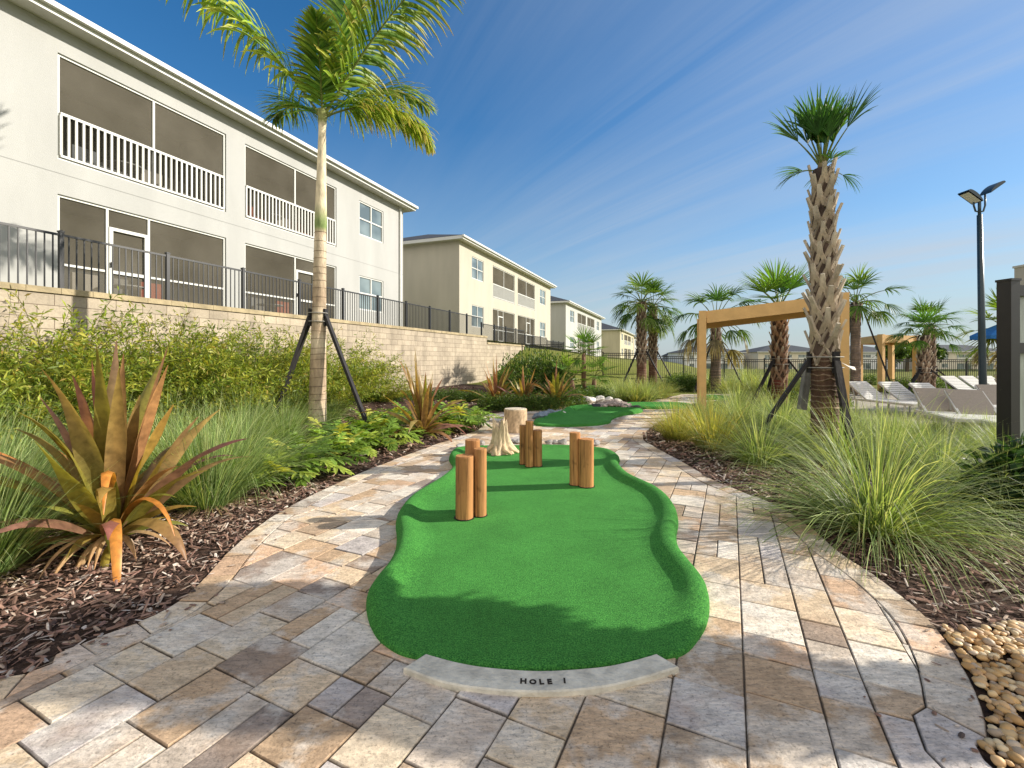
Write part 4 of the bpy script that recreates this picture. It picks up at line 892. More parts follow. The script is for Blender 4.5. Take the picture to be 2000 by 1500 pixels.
def fan_crown(root, center, n, pet, fan, nseg, el0=-.25, el1=1.45, cols=(1, 1, 1), droop=.8, sdroop=.9, tipc=(.16, .15, .05), per_leaf=False, az0=None, width=.035, dead=0, spread=2.5):
    a = Acc(); ga = 2.39996
    for i in range(n):
        t = (i + .5) / n; el = lerp(el1, el0, t ** .8) + rng.normal(0, .08); az = i * ga + rng.normal(0, .2)
        d = (math.cos(az) * math.cos(el), math.sin(az) * math.cos(el), math.sin(el)); c = GREEN[rng.integers(len(GREEN))] * np.array(cols) * lerp(1.15, .8, t)
        tc_ = tipc
        if i >= n - dead: c = np.array((.17, .14, .08)); tc_ = (.25, .19, .10)
        if per_leaf: a = Acc()
        fan_leaf(a, center, d, pet * rng.uniform(.8, 1.1) * lerp(.75, 1.1, t), fan * rng.uniform(.85, 1.1), nseg, droop * lerp(.3, 1.3, t), c, tc_, sdroop=sdroop * lerp(.5, 1.3, t), width=width, spread=spread)
        if per_leaf: a.obj('frond', M_LEAF, root)
    if not per_leaf: a.obj('crown', M_LEAF, root)
def sabal_trunk(root, h, r0, r1, booted_from, nboot, bs=1.0, core=(.10, .055, .035), bootc=(.46, .37, .27), ringc=(.26, .18, .12), lean=(0, 0)):
    zs = np.linspace(-.1, h, 24); rad = np.interp(zs, [0, .25, booted_from, h], [r0 * 1.12, r0, r0 * .92, r1])
    pts = np.stack([lean[0] * (zs / h) ** 1.5, lean[1] * (zs / h) ** 1.5, zs], -1); cz = np.array([np.array(core if z < booted_from else (.09, .06, .045)) * rng.uniform(.7, 1.4) for z in zs])
    a = Acc(); a.tube(pts, rad, cz, 18); z = .12
    while z < booted_from:
        rr = float(np.interp(z, zs, rad)); th = np.arange(15) / 14 * 6.2832; a.tube(np.stack([rr * 1.01 * np.cos(th), rr * 1.01 * np.sin(th), z + rng.normal(0, .012, 15)], -1), .012 * bs, np.array(ringc) * rng.uniform(.6, 1.3), 4, cap=False); z += rng.uniform(.05, .10) * bs
    a.obj('trunk', M_BARK, root, smooth=True)
    b = Acc(); ga = 2.39996
    for i in range(nboot):
        t = i / nboot; z = lerp(booted_from, h - .14, t); rr = float(np.interp(z, zs, rad)); az = i * ga + rng.normal(0, .06)
        ox = lean[0] * max(0, z / h) ** 1.5; oy = lean[1] * max(0, z / h) ** 1.5
        def pt_(dth, dz, k): return np.array([ox + rr * k * math.cos(az + dth), oy + rr * k * math.sin(az + dth), z + dz])
        nrm = (math.cos(az), math.sin(az), 0.15); c = np.array(bootc) * rng.uniform(.65, 1.25); c2 = np.array((.62, .54, .43)) * rng.uniform(.75, 1.15); s_ = bs * rng.uniform(.85, 1.15) * (1 - .15 * t)
        w_ = .055 * s_
        for sg in (-1, 1): b.plank(pt_(sg * .17 * s_ / rr, -.20 * s_, 1.0), pt_(sg * .012 * s_ / rr, .15 * s_, 1.14), w_ * 1.15, w_ * .95, .028 * s_, nrm, c * .75, c)
        b.plank(pt_(0, .13 * s_, 1.10), pt_(rng.normal(0, .05), .30 * s_, 1.16) + np.array(nrm) * rng.uniform(.03, .10) * s_ * (1 - .4 * t), w_ * 1.3, w_ * .75, .028 * s_, nrm, c, c2)
    b.obj('leaf_base', M_BOOT, root)
# big sabal on the right
Ys = 6.9; sx_ = U(1611, Ys)
sp = thing('cabbage_palm', 'tall cabbage palm with criss cross leaf bases, nearest on the right', 'palm tree', (sx_, Ys, -.02))
zt = Zv(328, Ys); sabal_trunk(sp, zt, .185, .125, Zv(690, Ys), 66, bs=1.2, lean=(U(1606, Ys) - sx_, 0))
cr = bpy.data.objects.new('crown', None); C.objects.link(cr); cr.parent = sp; cr.location = (U(1606, Ys) - sx_, 0, zt - .05); cr.scale = (.80, .80, .92)
a = Acc(); a.lathe([(.09, -.15), (.085, .05), (.065, .18), (.03, .26)], (.22, .17, .09), 14); a.obj('crown_heart', M_BOOT, cr, smooth=True)
fan_crown(cr, (0, 0, .05), 20, .58, .74, 15, el0=1.0, el1=1.54, cols=(1.0, 1.3, 1.1), droop=.25, sdroop=.40, per_leaf=True, width=.040, tipc=(.10, .16, .07), spread=1.45)
fan_crown(cr, (0, 0, .0), 6, .40, .50, 16, el0=.15, el1=.8, cols=(.9, 1.2, 1.1), droop=.8, sdroop=.9, per_leaf=True, width=.034, tipc=(.12, .15, .07), spread=2.1)
braces('dark timber props strapped to the nearest cabbage palm', (sx_, Ys, 0), Zv(705, Ys), [(-1.05, .35), (.05, -.55), (.85, .55)], wd=.10, th=.05, rt=.20)
a = Acc(); a.plank((U(1566, 7.3), 7.3, Zv(800, 7.3)), (U(1575, 7.3), 7.3, Zv(735, 7.3)), .11, .10, .09, (0, -1, 0), (.25, .24, .22)); a.plank((U(1575, 7.3), 7.3, Zv(735, 7.3)), (U(1577, 7.3), 7.3, Zv(709, 7.3)), .09, .085, .08, (0, -1, 0), (.27, .26, .24))
tag(a.obj('grey_prop', M_BARK), 'grey weathered log propped beside the nearest cabbage palm', 'prop')

def mid_palm(label, x_px, Y, vtop, r, n=22, pet=.85, fan=.8, nseg=20, nboot=60, bare=.6, bs=1.0, cols=(1, 1, 1), droop=1.0, sdroop=1.4, el0=-.5, el1=1.4, lean=0.0, dead=0, core=(.13, .06, .04), bootc=(.34, .24, .17), brace=True, bl=None, width=.04):
    x = U(x_px, Y); gz = float(hgt(x, Y)); h = Zv(vtop, Y) - gz
    t = thing('cabbage_palm', label, 'palm tree', (x, Y, gz), rng.uniform(0, 6), 'cabbage palms around the course')
    sabal_trunk(t, h, r, r * .85, bare, nboot, bs, core, bootc, lean=(0, 0)); fan_crown(t, (0, 0, h - .05), n, pet, fan, nseg, el0=el0, el1=el1, cols=cols, droop=droop, sdroop=sdroop, dead=dead, width=width)
    if brace: braces(bl, (x, Y, gz), bare + .55, [(math.cos(k) * 1.25, math.sin(k) * 1.25) for k in (3.5, 5.7, 1.4)], wd=.09, th=.05, rt=r * 1.05)
    return t
mid_palm('left trunk of the twin palms by the lawn fence', 1253, 22.2, 590, .24, n=26, pet=1.15, fan=.95, nboot=95, bare=1.3, el0=-.55, bl='timber props of the left twin palm', bs=.9, cols=(1.3, 1.3, 1))
mid_palm('right, darker trunk of the twin palms by the lawn fence', 1275, 23.4, 598, .22, n=24, pet=1.15, fan=.95, nboot=95, bare=1.3, el0=-.6, bl='timber props of the right twin palm', bs=.9, cols=(1.2, 1.25, .9))
mid_palm('drooping greyish palm behind the tan pergola post', 1398, 20.5, 626, .22, n=24, pet=1.5, fan=1.05, nboot=34, bare=1.7, el0=-.35, sdroop=2.2, droop=1.3, dead=6, cols=(.9, 1.0, 1.0), bl='timber props of the drooping palm', core=(.14, .11, .09))
mid_palm('short palm with stiff upright spiky leaves and a reddish trunk base', 1522, 13.5, 598, .215, n=15, pet=.85, fan=1.0, nboot=58, bare=.9, el0=.15, el1=1.5, sdroop=.35, droop=.5, cols=(1.3, 1.5, .9), core=(.16, .05, .035), bootc=(.40, .25, .17), bl='timber props of the spiky palm', width=.036)
mid_palm('palm with a smooth grey lower trunk behind the white loungers', 1671, 18.0, 590, .175, n=16, pet=1.05, fan=.90, nboot=16, bare=3.0, el0=-.05, cols=(1.3, 1.3, .9), core=(.20, .15, .12), bl='timber props of the palm behind the white loungers')
mid_palm('left, pale trunk of the palm pair right of the second pergola', 1804, 18.5, 655, .20, n=16, pet=.85, fan=.75, nboot=46, bare=.5, el0=.1, cols=(1.1, 1.3, .9), bl='timber props of the left palm in the pair')
mid_palm('right, darker trunk of the palm pair right of the second pergola', 1817, 19.6, 635, .18, n=14, pet=.9, fan=.8, nboot=46, bare=.5, el0=.15, cols=(.9, 1.1, .8), bl='timber props of the right palm in the pair')
mid_palm('yellowing palm half hidden behind the black framed screen', 1966, 13.5, 640, .18, n=20, pet=.8, fan=.75, nboot=30, bare=.6, el0=-.8, cols=(2.2, 1.7, .7), sdroop=1.0, brace=False, dead=5)

# ------------------------------------------------------------------ shrubs, grasses and bedding plants
def place(name, label, cat, me, loc, rz=0.0, sc=1.0, group=None, mat=None):
    o = bpy.data.objects.new(name, me); C.objects.link(o); o.location = loc; o.rotation_euler = (0, 0, rz); o.scale = (sc, sc, sc) if isinstance(sc, (int, float)) else sc
    return tag(o, label, cat, group, 'thing')
def feathery_shrub(nstem=90, h=1.9, r=.75, leaves=62, cols=(1, 1, 1)):
    a = Acc(); az = rng.uniform(0, 6.28, nstem); rr = np.sqrt(rng.random(nstem)); el = 1.45 - .75 * rr + rng.normal(0, .08, nstem); Ls_ = h * rng.uniform(.55, 1.08, nstem)
    P0 = np.stack([np.cos(az) * rr * r * .6, np.sin(az) * rr * r * .6, 0 * az], -1); d = np.stack([np.cos(az) * np.cos(el), np.sin(az) * np.cos(el), np.sin(el)], -1); p = P0.copy(); path_ = [p.copy()]; dirs = [d.copy()]; n = 12
    for i in range(n): d = unit(d + np.array([0, 0, -1.0]) * (.9 / n) * (.2 + 1.5 * i / n) + rng.normal(0, .03, d.shape)); p = p + d * (Ls_ / n)[:, None]; path_.append(p.copy()); dirs.append(d.copy())
    path_ = np.array(path_); dirs = np.array(dirs)
    for s in range(nstem): a.tube(path_[:, s], np.linspace(.006, .002, n + 1), (.17, .15, .06), 3, cap=False)
    m = nstem * leaves; s = np.repeat(np.arange(nstem), leaves); t = rng.beta(1.7, 1.2, m) * n; i0 = np.clip(t.astype(int), 0, n - 1); f = (t - i0)[:, None]
    P = path_[i0, s] * (1 - f) + path_[i0 + 1, s] * f; Dd = dirs[i0, s]; ran = unit(rng.normal(0, 1, (m, 3)) + np.array([0, 0, .1])); D = unit(Dd * .5 + ran); P = P + ran * rng.uniform(0, .07, (m, 1))
    bright = np.array([(.19, .25, .035), (.26, .31, .05), (.11, .17, .025), (.33, .35, .07), (.36, .30, .10)]); c0 = bright[rng.choice(5, m, p=[.3, .28, .24, .13, .05])] * cols * rng.uniform(.8, 1.2, (m, 1))
    ribbons(a, P, D, unit(rng.normal(0, 1, (m, 3))), rng.uniform(.05, .11, m), rng.uniform(.014, .026, m), 2, rng.uniform(0, .9, m), lambda t: [.25, 1, .1][int(round(t * 2))], c0, c0 * 1.15)
    return a
SH = [feathery_shrub(105, 1.95, .8, 100, (1.12, 1.08, 1)).mesh('feathery_shrub', M_LEAF), feathery_shrub(105, 1.8, .85, 100, (.78, .84, .8)).mesh('feathery_shrub', M_LEAF), feathery_shrub(100, 2.0, .75, 100, (1.1, .96, .75)).mesh('feathery_shrub', M_LEAF)]
k = 0
for Y in (4.3, 5.1, 5.8, 6.5, 7.2, 7.9, 8.6, 9.3, 10.0, 10.8, 11.6, 12.6):
    for row in (0, 1):
        if row and Y > 11: continue
        x = WX0 + .383 * Y + (1.0 + row * .85 + rng.uniform(-.1, .15)) / .934; y = Y + row * .4
        s_ = (1.25 if row == 0 else 1.0) * rng.uniform(.92, 1.08) * float(np.interp(Y, [4, 6, 12.6], [.95, 1.0, .92]))
        place('feathery_shrub', 'feathery light green shrub in the hedge along the tan block wall', 'shrub', SH[k % 3], (x, y, float(hgt(x, y))), rng.uniform(0, 6), s_, 'feathery shrubs along the wall'); k += 1
x, y = -4.15, 13.9; place('feathery_shrub', 'sparser feathery shrub reaching right past the feather palm, last in the hedge', 'shrub', SH[2], (x, y, .15), 1.0, (.85, .8, .62), 'feathery shrubs along the wall')

def leafy_shrub(n=1500, r=.5, h=.7, ls=.07, lw=.03, cols=((.06, .11, .02), (.09, .15, .03), (.13, .18, .04), (.04, .08, .015))):
    a = Acc(); v = unit(rng.normal(0, 1, (n, 3))); v[:, 2] = np.abs(v[:, 2]); k_ = rng.uniform(.45, 1.05, n) ** .7 * (1 + .18 * np.sin(5 * np.arctan2(v[:, 1], v[:, 0])) * np.cos(4 * v[:, 2]))
    P = v * k_[:, None] * np.array([r, r, h]); D = unit(v * .8 + rng.normal(0, .7, (n, 3)) + np.array([0, 0, .3])); c = np.array(cols)[rng.integers(len(cols), size=n)] * rng.uniform(.8, 1.2, (n, 1))
    ribbons(a, P, D, unit(rng.normal(0, 1, (n, 3))), ls * rng.uniform(.7, 1.3, n), lw * rng.uniform(.8, 1.2, n), 3, .6, prof_leaf, c, c * 1.2, fold=.25)
    for i in range(14):
        q = unit(rng.normal(0, 1, 3)); a.tube([(0, 0, 0), (q[0] * r * .4, q[1] * r * .4, abs(q[2]) * h * .6 + .1)], [.012, .004], (.14, .10, .06), 4, cap=False)
    return a
LS = [leafy_shrub().mesh('leafy_shrub', M_LEAF) for _ in range(2)]

def grass_clump(n=900, L0=1.1, r=.16, spread=.95, wd=.0055, droop=1.4, c=((.13, .19, .065), (.21, .27, .10), (.075, .125, .035), (.33, .35, .18)), prob=(.36, .3, .22, .12), tip=(.46, .46, .28), seg=7):
    a = Acc(); az = rng.uniform(0, 6.28, n); rr = np.sqrt(rng.random(n)); el = 1.50 - spread * rr ** 1.2 + rng.normal(0, .10, n); P = np.stack([np.cos(az) * rr * r, np.sin(az) * rr * r, 0 * az], -1); az2 = az + rng.normal(0, .35, n)
    D = np.stack([np.cos(az2) * np.cos(el), np.sin(az2) * np.cos(el), np.sin(el)], -1); S = np.stack([-np.sin(az2), np.cos(az2), rng.normal(0, .4, n)], -1)
    c0 = np.array(c)[rng.choice(len(c), n, p=prob)] * rng.uniform(.6, 1.5, (n, 1)) * 1.55; c1 = lerp(c0 * 1.3, np.array(tip), rng.uniform(0, .8, (n, 1)))
    ribbons(a, P, D, unit(S), L0 * rng.uniform(.55, 1.12, n), wd * rng.uniform(.7, 1.3, n), seg, droop * rng.uniform(.35, 1.6, n), prof_blade, c0 * .8, c1, cp=1.5)
    m = n // 10; az = rng.uniform(0, 6.28, m); el = rng.uniform(-.1, .35, m); D = np.stack([np.cos(az) * np.cos(el), np.sin(az) * np.cos(el), np.sin(el)], -1)   # dry blades at the foot
    P = np.stack([np.cos(az) * r * .8, np.sin(az) * r * .8, 0 * az + .06], -1); cd = np.array((.34, .26, .13)) * rng.uniform(.6, 1.2, (m, 1)); ribbons(a, P, D, np.stack([-np.sin(az), np.cos(az), 0 * az], -1), L0 * rng.uniform(.25, .6, m), wd * 1.1, 4, 1.0, prof_blade, cd, cd)
    return a
GB = [grass_clump(1250, 1.38, .28, 1.1, .0088, 1.7).mesh('fountain_grass', M_GRASS), grass_clump(850, 1.15, .22, .9, .0088, 1.3).mesh('fountain_grass', M_GRASS)]
GY = [grass_clump(800, 1.0, .2, .7, .0095, 1.0, c=((.20, .22, .05), (.28, .26, .06), (.14, .18, .04), (.36, .28, .08)), tip=(.46, .38, .16)).mesh('fountain_grass', M_GRASS)]
GT = [grass_clump(1000, 1.3, .22, .66, .008, .9, c=((.13, .20, .06), (.21, .28, .10), (.07, .13, .04), (.33, .36, .17)), tip=(.40, .42, .24)).mesh('fountain_grass', M_GRASS), grass_clump(900, 1.2, .22, .78, .008, 1.2, c=((.13, .20, .06), (.21, .28, .10), (.07, .13, .04), (.33, .36, .17)), tip=(.40, .42, .24)).mesh('fountain_grass', M_GRASS)]
GF = [grass_clump(420, 1.0, .22, .8, .013, 1.1, seg=5).mesh('fountain_grass', M_GRASS), grass_clump(420, .95, .2, .8, .013, 1.0, c=((.16, .20, .05), (.24, .25, .06), (.12, .17, .04), (.32, .28, .09)), seg=5).mesh('fountain_grass', M_GRASS)]
def grass(mesh, u_, v_, sc, label, group, zoff=0.0):
    x, y = G(u_, v_); return place('fountain_grass', label, 'ornamental grass', mesh, (x, y, float(hgt(x, y)) - .01 + zoff), rng.uniform(0, 6), sc, group)
gr = 'fountain grasses right of the path'
grass(GB[0], 1712, 1030, .98, 'largest fountain grass right of the path, arching in all directions over the mulch', gr)
grass(GB[1], 1485, 905, .88, 'dark green upright fountain grass left of the largest right hand clump', gr)
grass(GY[0], 1392, 876, .95, 'yellowing grass clump at the path edge below the pergola post', gr)
grass(GY[0], 1322, 858, .85, 'yellow green grass clump at the tip of the right bed', gr)
for k, (u_, v_, s_) in enumerate([(1445, 842, .95), (1530, 848, 1.05), (1600, 868, .95), (1640, 905, .95), (1745, 900, .85), (1840, 935, .85), (1960, 990, .8), (1430, 822, .9), (1500, 815, .8), (1585, 822, .8), (1365, 836, .85), (1385, 812, .75), (1690, 868, .7), (1800, 878, .6), (1890, 890, .55), (1975, 905, .8), (1720, 845, .62), (1770, 850, .6), (1830, 848, .55), (1880, 855, .6), (1925, 862, .6), (1950, 880, .7), (1750, 872, .7), (1670, 838, .7)]):
    grass(GB[1] if k % 2 else GB[0] if v_ > 880 else GB[1], u_, v_, s_ * (.8 if k % 2 == 0 and v_ > 880 else .9), 'green fountain grass massed behind the largest right hand clump', gr)
gl = 'fountain grasses left of the path'
grass(GT[0], 408, 985, .92, 'soft fountain grass just right of the bronze strap leaved plant', gl)
grass(GT[1], 470, 950, .92, 'wide soft fountain grass left of the feather palm', gl)
for u_, v_, s_ in [(330, 905, .95), (480, 885, .9), (555, 880, .85), (430, 865, .9), (560, 845, .9), (640, 830, .75)]: grass(GT[int(s_ * 100) % 2], u_, v_, s_, 'soft fountain grass massed between the hedge and the feather palm', gl)
for u_, v_, s_ in [(-60, 1075, .9), (-40, 1120, .75), (345, 968, .8), (20, 1040, .7), (30, 960, .85), (-120, 1000, 1.0), (120, 900, .8), (-10, 890, .8), (230, 915, .8)]: grass(GT[0], u_, v_, s_, 'soft fountain grass at the left edge behind the bronze strap leaved plant', gl)
gfx = 'fountain grasses near the twin palms'
for k, (u_, v_, s_) in enumerate([(1212, 783, 1.0), (1240, 784, 1.05), (1262, 783, 1.0), (1288, 778, 1.0), (1225, 772, 1.0), (1275, 770, .95), (1190, 776, .8), (1300, 768, .8)]): grass(GF[k % 2], u_, v_, s_, 'light green grass clump around the feet of the twin palms', gfx)
gp = 'fountain grasses behind the pergola'
for k, (u_, v_, s_) in enumerate([(1400, 762, 1.1), (1425, 768, 1.0), (1450, 765, 1.15), (1475, 770, 1.2), (1500, 772, 1.1), (1545, 775, 1.0), (1440, 790, .9), (1480, 800, .9), (1390, 757, 1.0), (1350, 757, 1.0), (1570, 762, 1.1), (1610, 764, 1.0), (1460, 752, 1.3), (1530, 755, 1.2), (1640, 758, 1.0)]): grass(GF[k % 2], u_, v_, s_, 'grass clump among the palms behind the first pergola', gp)

# bronze strap leaved lilies
def strap_plant(n, L0, W0, upright=.5, bronze=.6, low=.25):
    a = Acc(); i = np.arange(n); az = i * 2.39996 + rng.normal(0, .25, n); t = i / n; el = lerp(1.48, low, t ** upright) + rng.normal(0, .14, n)
    D = np.stack([np.cos(az) * np.cos(el), np.sin(az) * np.cos(el), np.sin(el)], -1); S = np.stack([-np.sin(az), np.cos(az), rng.normal(0, .25, n)], -1); P = np.stack([np.cos(az) * .05, np.sin(az) * .05, .05 + .12 * (1 - t)], -1)
    pal = np.array([(.27, .10, .085), (.36, .17, .11), (.18, .17, .03), (.36, .28, .05), (.17, .06, .075), (.46, .25, .07), (.22, .23, .04)]); pr = np.array([bronze * .34, bronze * .30, (1 - bronze) * .45 + .05, (1 - bronze) * .3 + .05, bronze * .2, .10, (1 - bronze) * .25]); pr /= pr.sum()
    c0 = pal[rng.choice(7, n, p=pr)] * rng.uniform(.8, 1.2, (n, 1)); c1 = lerp(c0, pal[rng.choice(7, n, p=pr)], .7)
    ribbons(a, P, D, unit(S), L0 * rng.uniform(.7, 1.1, n) * lerp(1.0, .85, t), W0 * rng.uniform(.8, 1.15, n), 12, rng.uniform(.1, 1.3, n) ** 1.3 + .9 * t ** 2, prof_strap, lerp(c0, np.array((.20, .20, .05)), .35), c1, fold=.42, wave=rng.normal(0, .5, n))
    return a
def strap_part(parent, n, L0, W0, el, droop, c, az0, w=.3):
    a = Acc(); az = az0 + rng.normal(0, w, n); e = rng.normal(el, .15, n); D = np.stack([np.cos(az) * np.cos(e), np.sin(az) * np.cos(e), np.sin(e)], -1); S = np.stack([-np.sin(az), np.cos(az), rng.normal(0, .2, n)], -1)
    cc = np.array(c) * rng.uniform(.8, 1.2, (n, 1)); ribbons(a, np.stack([np.cos(az) * .06, np.sin(az) * .06, 0 * az + .12], -1), D, unit(S), L0 * rng.uniform(.8, 1.1, n), W0 * rng.uniform(.85, 1.1, n), 12, droop * rng.uniform(.7, 1.3, n), prof_strap, cc, cc * np.array((1.2, .9, .8)), fold=.45); return a
bx0, by0 = G(185, 1085); by0 += .15
bl = thing('bronze_lily', 'large bronze and olive strap leaved lily in the left foreground', 'strap leaved plant', (bx0, by0, float(hgt(bx0, by0))), .4, 'bronze strap leaved lilies'); bl.scale = (.92, .92, 1.05)
strap_plant(44, 1.42, .15, 1.0, .52, .68).obj('leaves', M_STRAP, bl, smooth=True)
strap_plant(26, .70, .085, .35, .12).obj('lower_leaves', M_STRAP, bl, smooth=True)
strap_part(bl, 3, 1.15, .085, 1.0, 3.4, (.46, .23, .05), -.75 - .4, .25).obj('withered_leaf', M_STRAP, bl, smooth=True)
strap_part(bl, 5, 1.0, .10, .5, .5, (.36, .20, .07), 2.6 - .4, .6).obj('outer_leaves', M_STRAP, bl, smooth=True)
a = strap_part(bl, 14, .55, .05, .2, 1.6, (.46, .36, .20), 3.0, 3); a.obj('dry_leaves', M_STRAP, bl)
for (u_, v_, vtop, lab, br) in [(824, 853, 712, 'orange bronze strap leaved lily between the path and the block wall', .75), (968, 794, 712, 'dark bronze lily, left of three in the far bed', .6), (1022, 795, 728, 'small bronze lily in the middle of three in the far bed', .6), (1085, 795, 722, 'bronze lily, right of three beside the young fan palms', .6)]:
    x, y = G(u_, v_); h = Zv(vtop, y); t = thing('bronze_lily', lab, 'strap leaved plant', (x, y + .1, float(hgt(x, y))), rng.uniform(0, 6), 'bronze strap leaved lilies')
    strap_plant(30, h * 1.05, .12, 1.1, br).obj('leaves', M_STRAP, t, smooth=True); strap_plant(18, h * .6, .075, .4, .4).obj('lower_leaves', M_STRAP, t, smooth=True)

# split leaved philodendrons
def xanadu(n=26, pet=.38, leaf=.34):
    a = Acc(); az = np.arange(n) * 2.39996 + rng.normal(0, .2, n); t = np.arange(n) / n; el = lerp(1.3, .45, t)
    for i in range(n):
        d = np.array([math.cos(az[i]) * math.cos(el[i]), math.sin(az[i]) * math.cos(el[i]), math.sin(el[i])]); pl = pet * rng.uniform(.7, 1.15) * (.75 + .5 * t[i]); e_ = d * pl - np.array([0, 0, .06 * t[i]]); a.tube([(0, 0, 0), e_ * .5 + [0, 0, .015], e_], [.007, .006, .005], (.16, .22, .05), 4, cap=False)
        ld = unit(np.array([d[0], d[1], .45 - .75 * rng.random()])); side = unit(np.cross(ld, (0, 0, 1.0))); up = np.cross(side, ld); lf = leaf * rng.uniform(.75, 1.15); m = 4; tt = np.linspace(.05, .92, m); P = [e_ + ld * lf * .0]; D = [ld]; LL = [lf]; 
        for sg in (-1, 1):
            for q in range(m): P.append(e_ + ld * lf * tt[q] * .82 - up * .05 * tt[q] ** 2); D.append(unit(ld * (.55 + .75 * tt[q]) + sg * side * (1.0 - .45 * tt[q]) - up * .1 + rng.normal(0, .08, 3))); LL.append(lf * (.60 - .30 * tt[q]))
        c = np.array([(.16, .26, .04), (.23, .35, .06), (.33, .41, .07), (.08, .15, .025), (.46, .47, .10)])[rng.choice(5, p=[.3, .28, .2, .15, .07])] * rng.uniform(.85, 1.2)
        ribbons(a, np.array(P), np.array(D), np.tile(side, (len(P), 1)) if False else unit(np.cross(np.array(D), up + 0 * np.array(D))), np.array(LL), lf * .16, 4, .5, prof_leaf, c, c * 1.15, fold=.25)
    return a
XA = [xanadu().mesh('philodendron', M_LEAF), xanadu(22).mesh('philodendron', M_LEAF), xanadu(30, .42).mesh('philodendron', M_LEAF)]
for k, (u_, v_, s_) in enumerate([(545, 945, .95), (600, 930, .95), (650, 905, .85), (585, 905, 1.0), (530, 915, .9), (660, 882, 1.0), (705, 885, .9), (755, 872, .95), (700, 862, 1.05), (745, 852, 1.0), (790, 858, .85), (775, 838, 1.0), (720, 838, 1.0), (868, 843, 1.0), (905, 838, 1.05), (890, 828, 1.1), (925, 828, 1.0), (870, 823, 1.05), (845, 818, 1.0), (790, 822, 1.0), (645, 868, .9), (540, 880, .9)]):
    x, y = G(u_, v_)
    near = k < 5
    place('philodendron', 'split leaved philodendron in the front group beside the mulch strip' if near else ('split leaved philodendron around the foot of the feather palm' if 4 < k < 13 or k > 19 else 'split leaved philodendron in the bed behind the bronze lily and the stumps'), 'philodendron', XA[k % 3], (x, y, float(hgt(x, y))), rng.uniform(0, 6), s_, 'philodendrons in the left bed')
# low hedge at the foot of the wall and shrubs in the far bed
for k, (u_, v_, s_) in enumerate([(690, 792, .9), (720, 790, .85), (750, 788, .8), (785, 786, .8), (855, 780, .8), (880, 779, .85), (905, 779, .85), (930, 779, .85), (950, 780, .8)]):
    x, y = G(u_, v_, .1); place('low_shrub', 'low clipped shrub in the row along the foot of the block wall', 'shrub', LS[k % 2], (x, y, float(hgt(x, y))), rng.uniform(0, 6), (1.25 * s_, .8 * s_, .62 * s_), 'low shrubs along the wall foot')
for k, (u_, v_, s_, z_) in enumerate([(1005, 770, 1.5, 2.2), (1035, 768, 1.6, 2.4), (1065, 766, 1.6, 2.4), (1090, 768, 1.5, 2.1), (985, 774, 1.2, 1.5)]):
    x, y = G(u_, v_); place('round_shrub', 'bushy green shrub behind the row of three bronze lilies', 'shrub', LS[k % 2], (x, y, .05), rng.uniform(0, 6), (s_, s_, z_), 'bushy shrubs behind the lilies')
for k, (u_, v_, s_) in enumerate([(955, 800, .8), (985, 800, .9), (1010, 801, .85), (1040, 800, .9), (1065, 799, .85), (1095, 796, .85), (1120, 792, .9), (1140, 786, .9), (1165, 783, .9), (1180, 780, .9), (1110, 783, .9), (1150, 776, 1.0)]):
    x, y = G(u_, v_); place('low_shrub', 'low green shrub edging the bed behind the greens', 'shrub', LS[k % 2], (x, y, float(hgt(x, y))), rng.uniform(0, 6), (s_, s_, s_ * .75), 'low shrubs edging the far bed')
for k, (u_, v_, s_) in enumerate([(1312, 764, 1.0), (1330, 763, 1.1), (1348, 763, 1.1), (1362, 764, 1.0), (1320, 758, 1.2), (1342, 757, 1.2)]):
    x, y = G(u_, v_); place('low_shrub', 'dark leafy shrub between the twin palms and the tan pergola post', 'shrub', LS[k % 2], (x, y, float(hgt(x, y))), rng.uniform(0, 6), (s_, s_, s_ * .9), 'dark shrubs left of the pergola')
for k, (u_, v_, s_) in enumerate([(1745, 768, 1.0), (1765, 770, 1.1), (1790, 768, 1.0), (1830, 766, 1.0), (1855, 764, 1.0), (1878, 764, 1.0), (1700, 752, 1.0), (1640, 795, .7), (1560, 798, .8), (1500, 792, .8)]):
    x, y = G(u_, v_); place('low_shrub', 'yellow green leafy shrub among the loungers and palms', 'shrub', LS[k % 2], (x, y, .02), rng.uniform(0, 6), (s_, s_, s_ * .8), 'shrubs among the loungers')
x, y = G(2010, 1015); place('dark_shrub', 'dark leafy shrub at the right edge behind the largest fountain grass', 'shrub', leafy_shrub(700, .5, .6, .16, .07, ((.02, .05, .012), (.03, .07, .02))).mesh('dark_shrub', M_LEAF), (x + .25, y + .2, 0), 0, 1.0)
# clump of young fan palms
for (u_, v_, vt, lab, n_) in [(1140, 776, 690, 'tallest young fan palm left of the twin palms', 16), (1118, 780, 742, 'short young fan palm at the left of its clump', 9), (1160, 778, 735, 'short young fan palm at the right of its clump', 9)]:
    x, y = G(u_, v_); h = Zv(vt, y); t = thing('young_fan_palm', lab, 'palm tree', (x, y, 0.0), rng.uniform(0, 6), 'young fan palms in a clump')
    a = Acc(); a.tube([(0, 0, -.05), (0, 0, h * .6), (.03, 0, h)], [.10, .09, .07], (.22, .13, .08), 10); a.obj('trunk', M_BARK, t, smooth=True); fan_crown(t, (0.03, 0, h), n_, .65, .60, 18, el0=-.35, el1=1.3, cols=(1.6, 1.7, 1.0), droop=.7, sdroop=.35, width=.045)
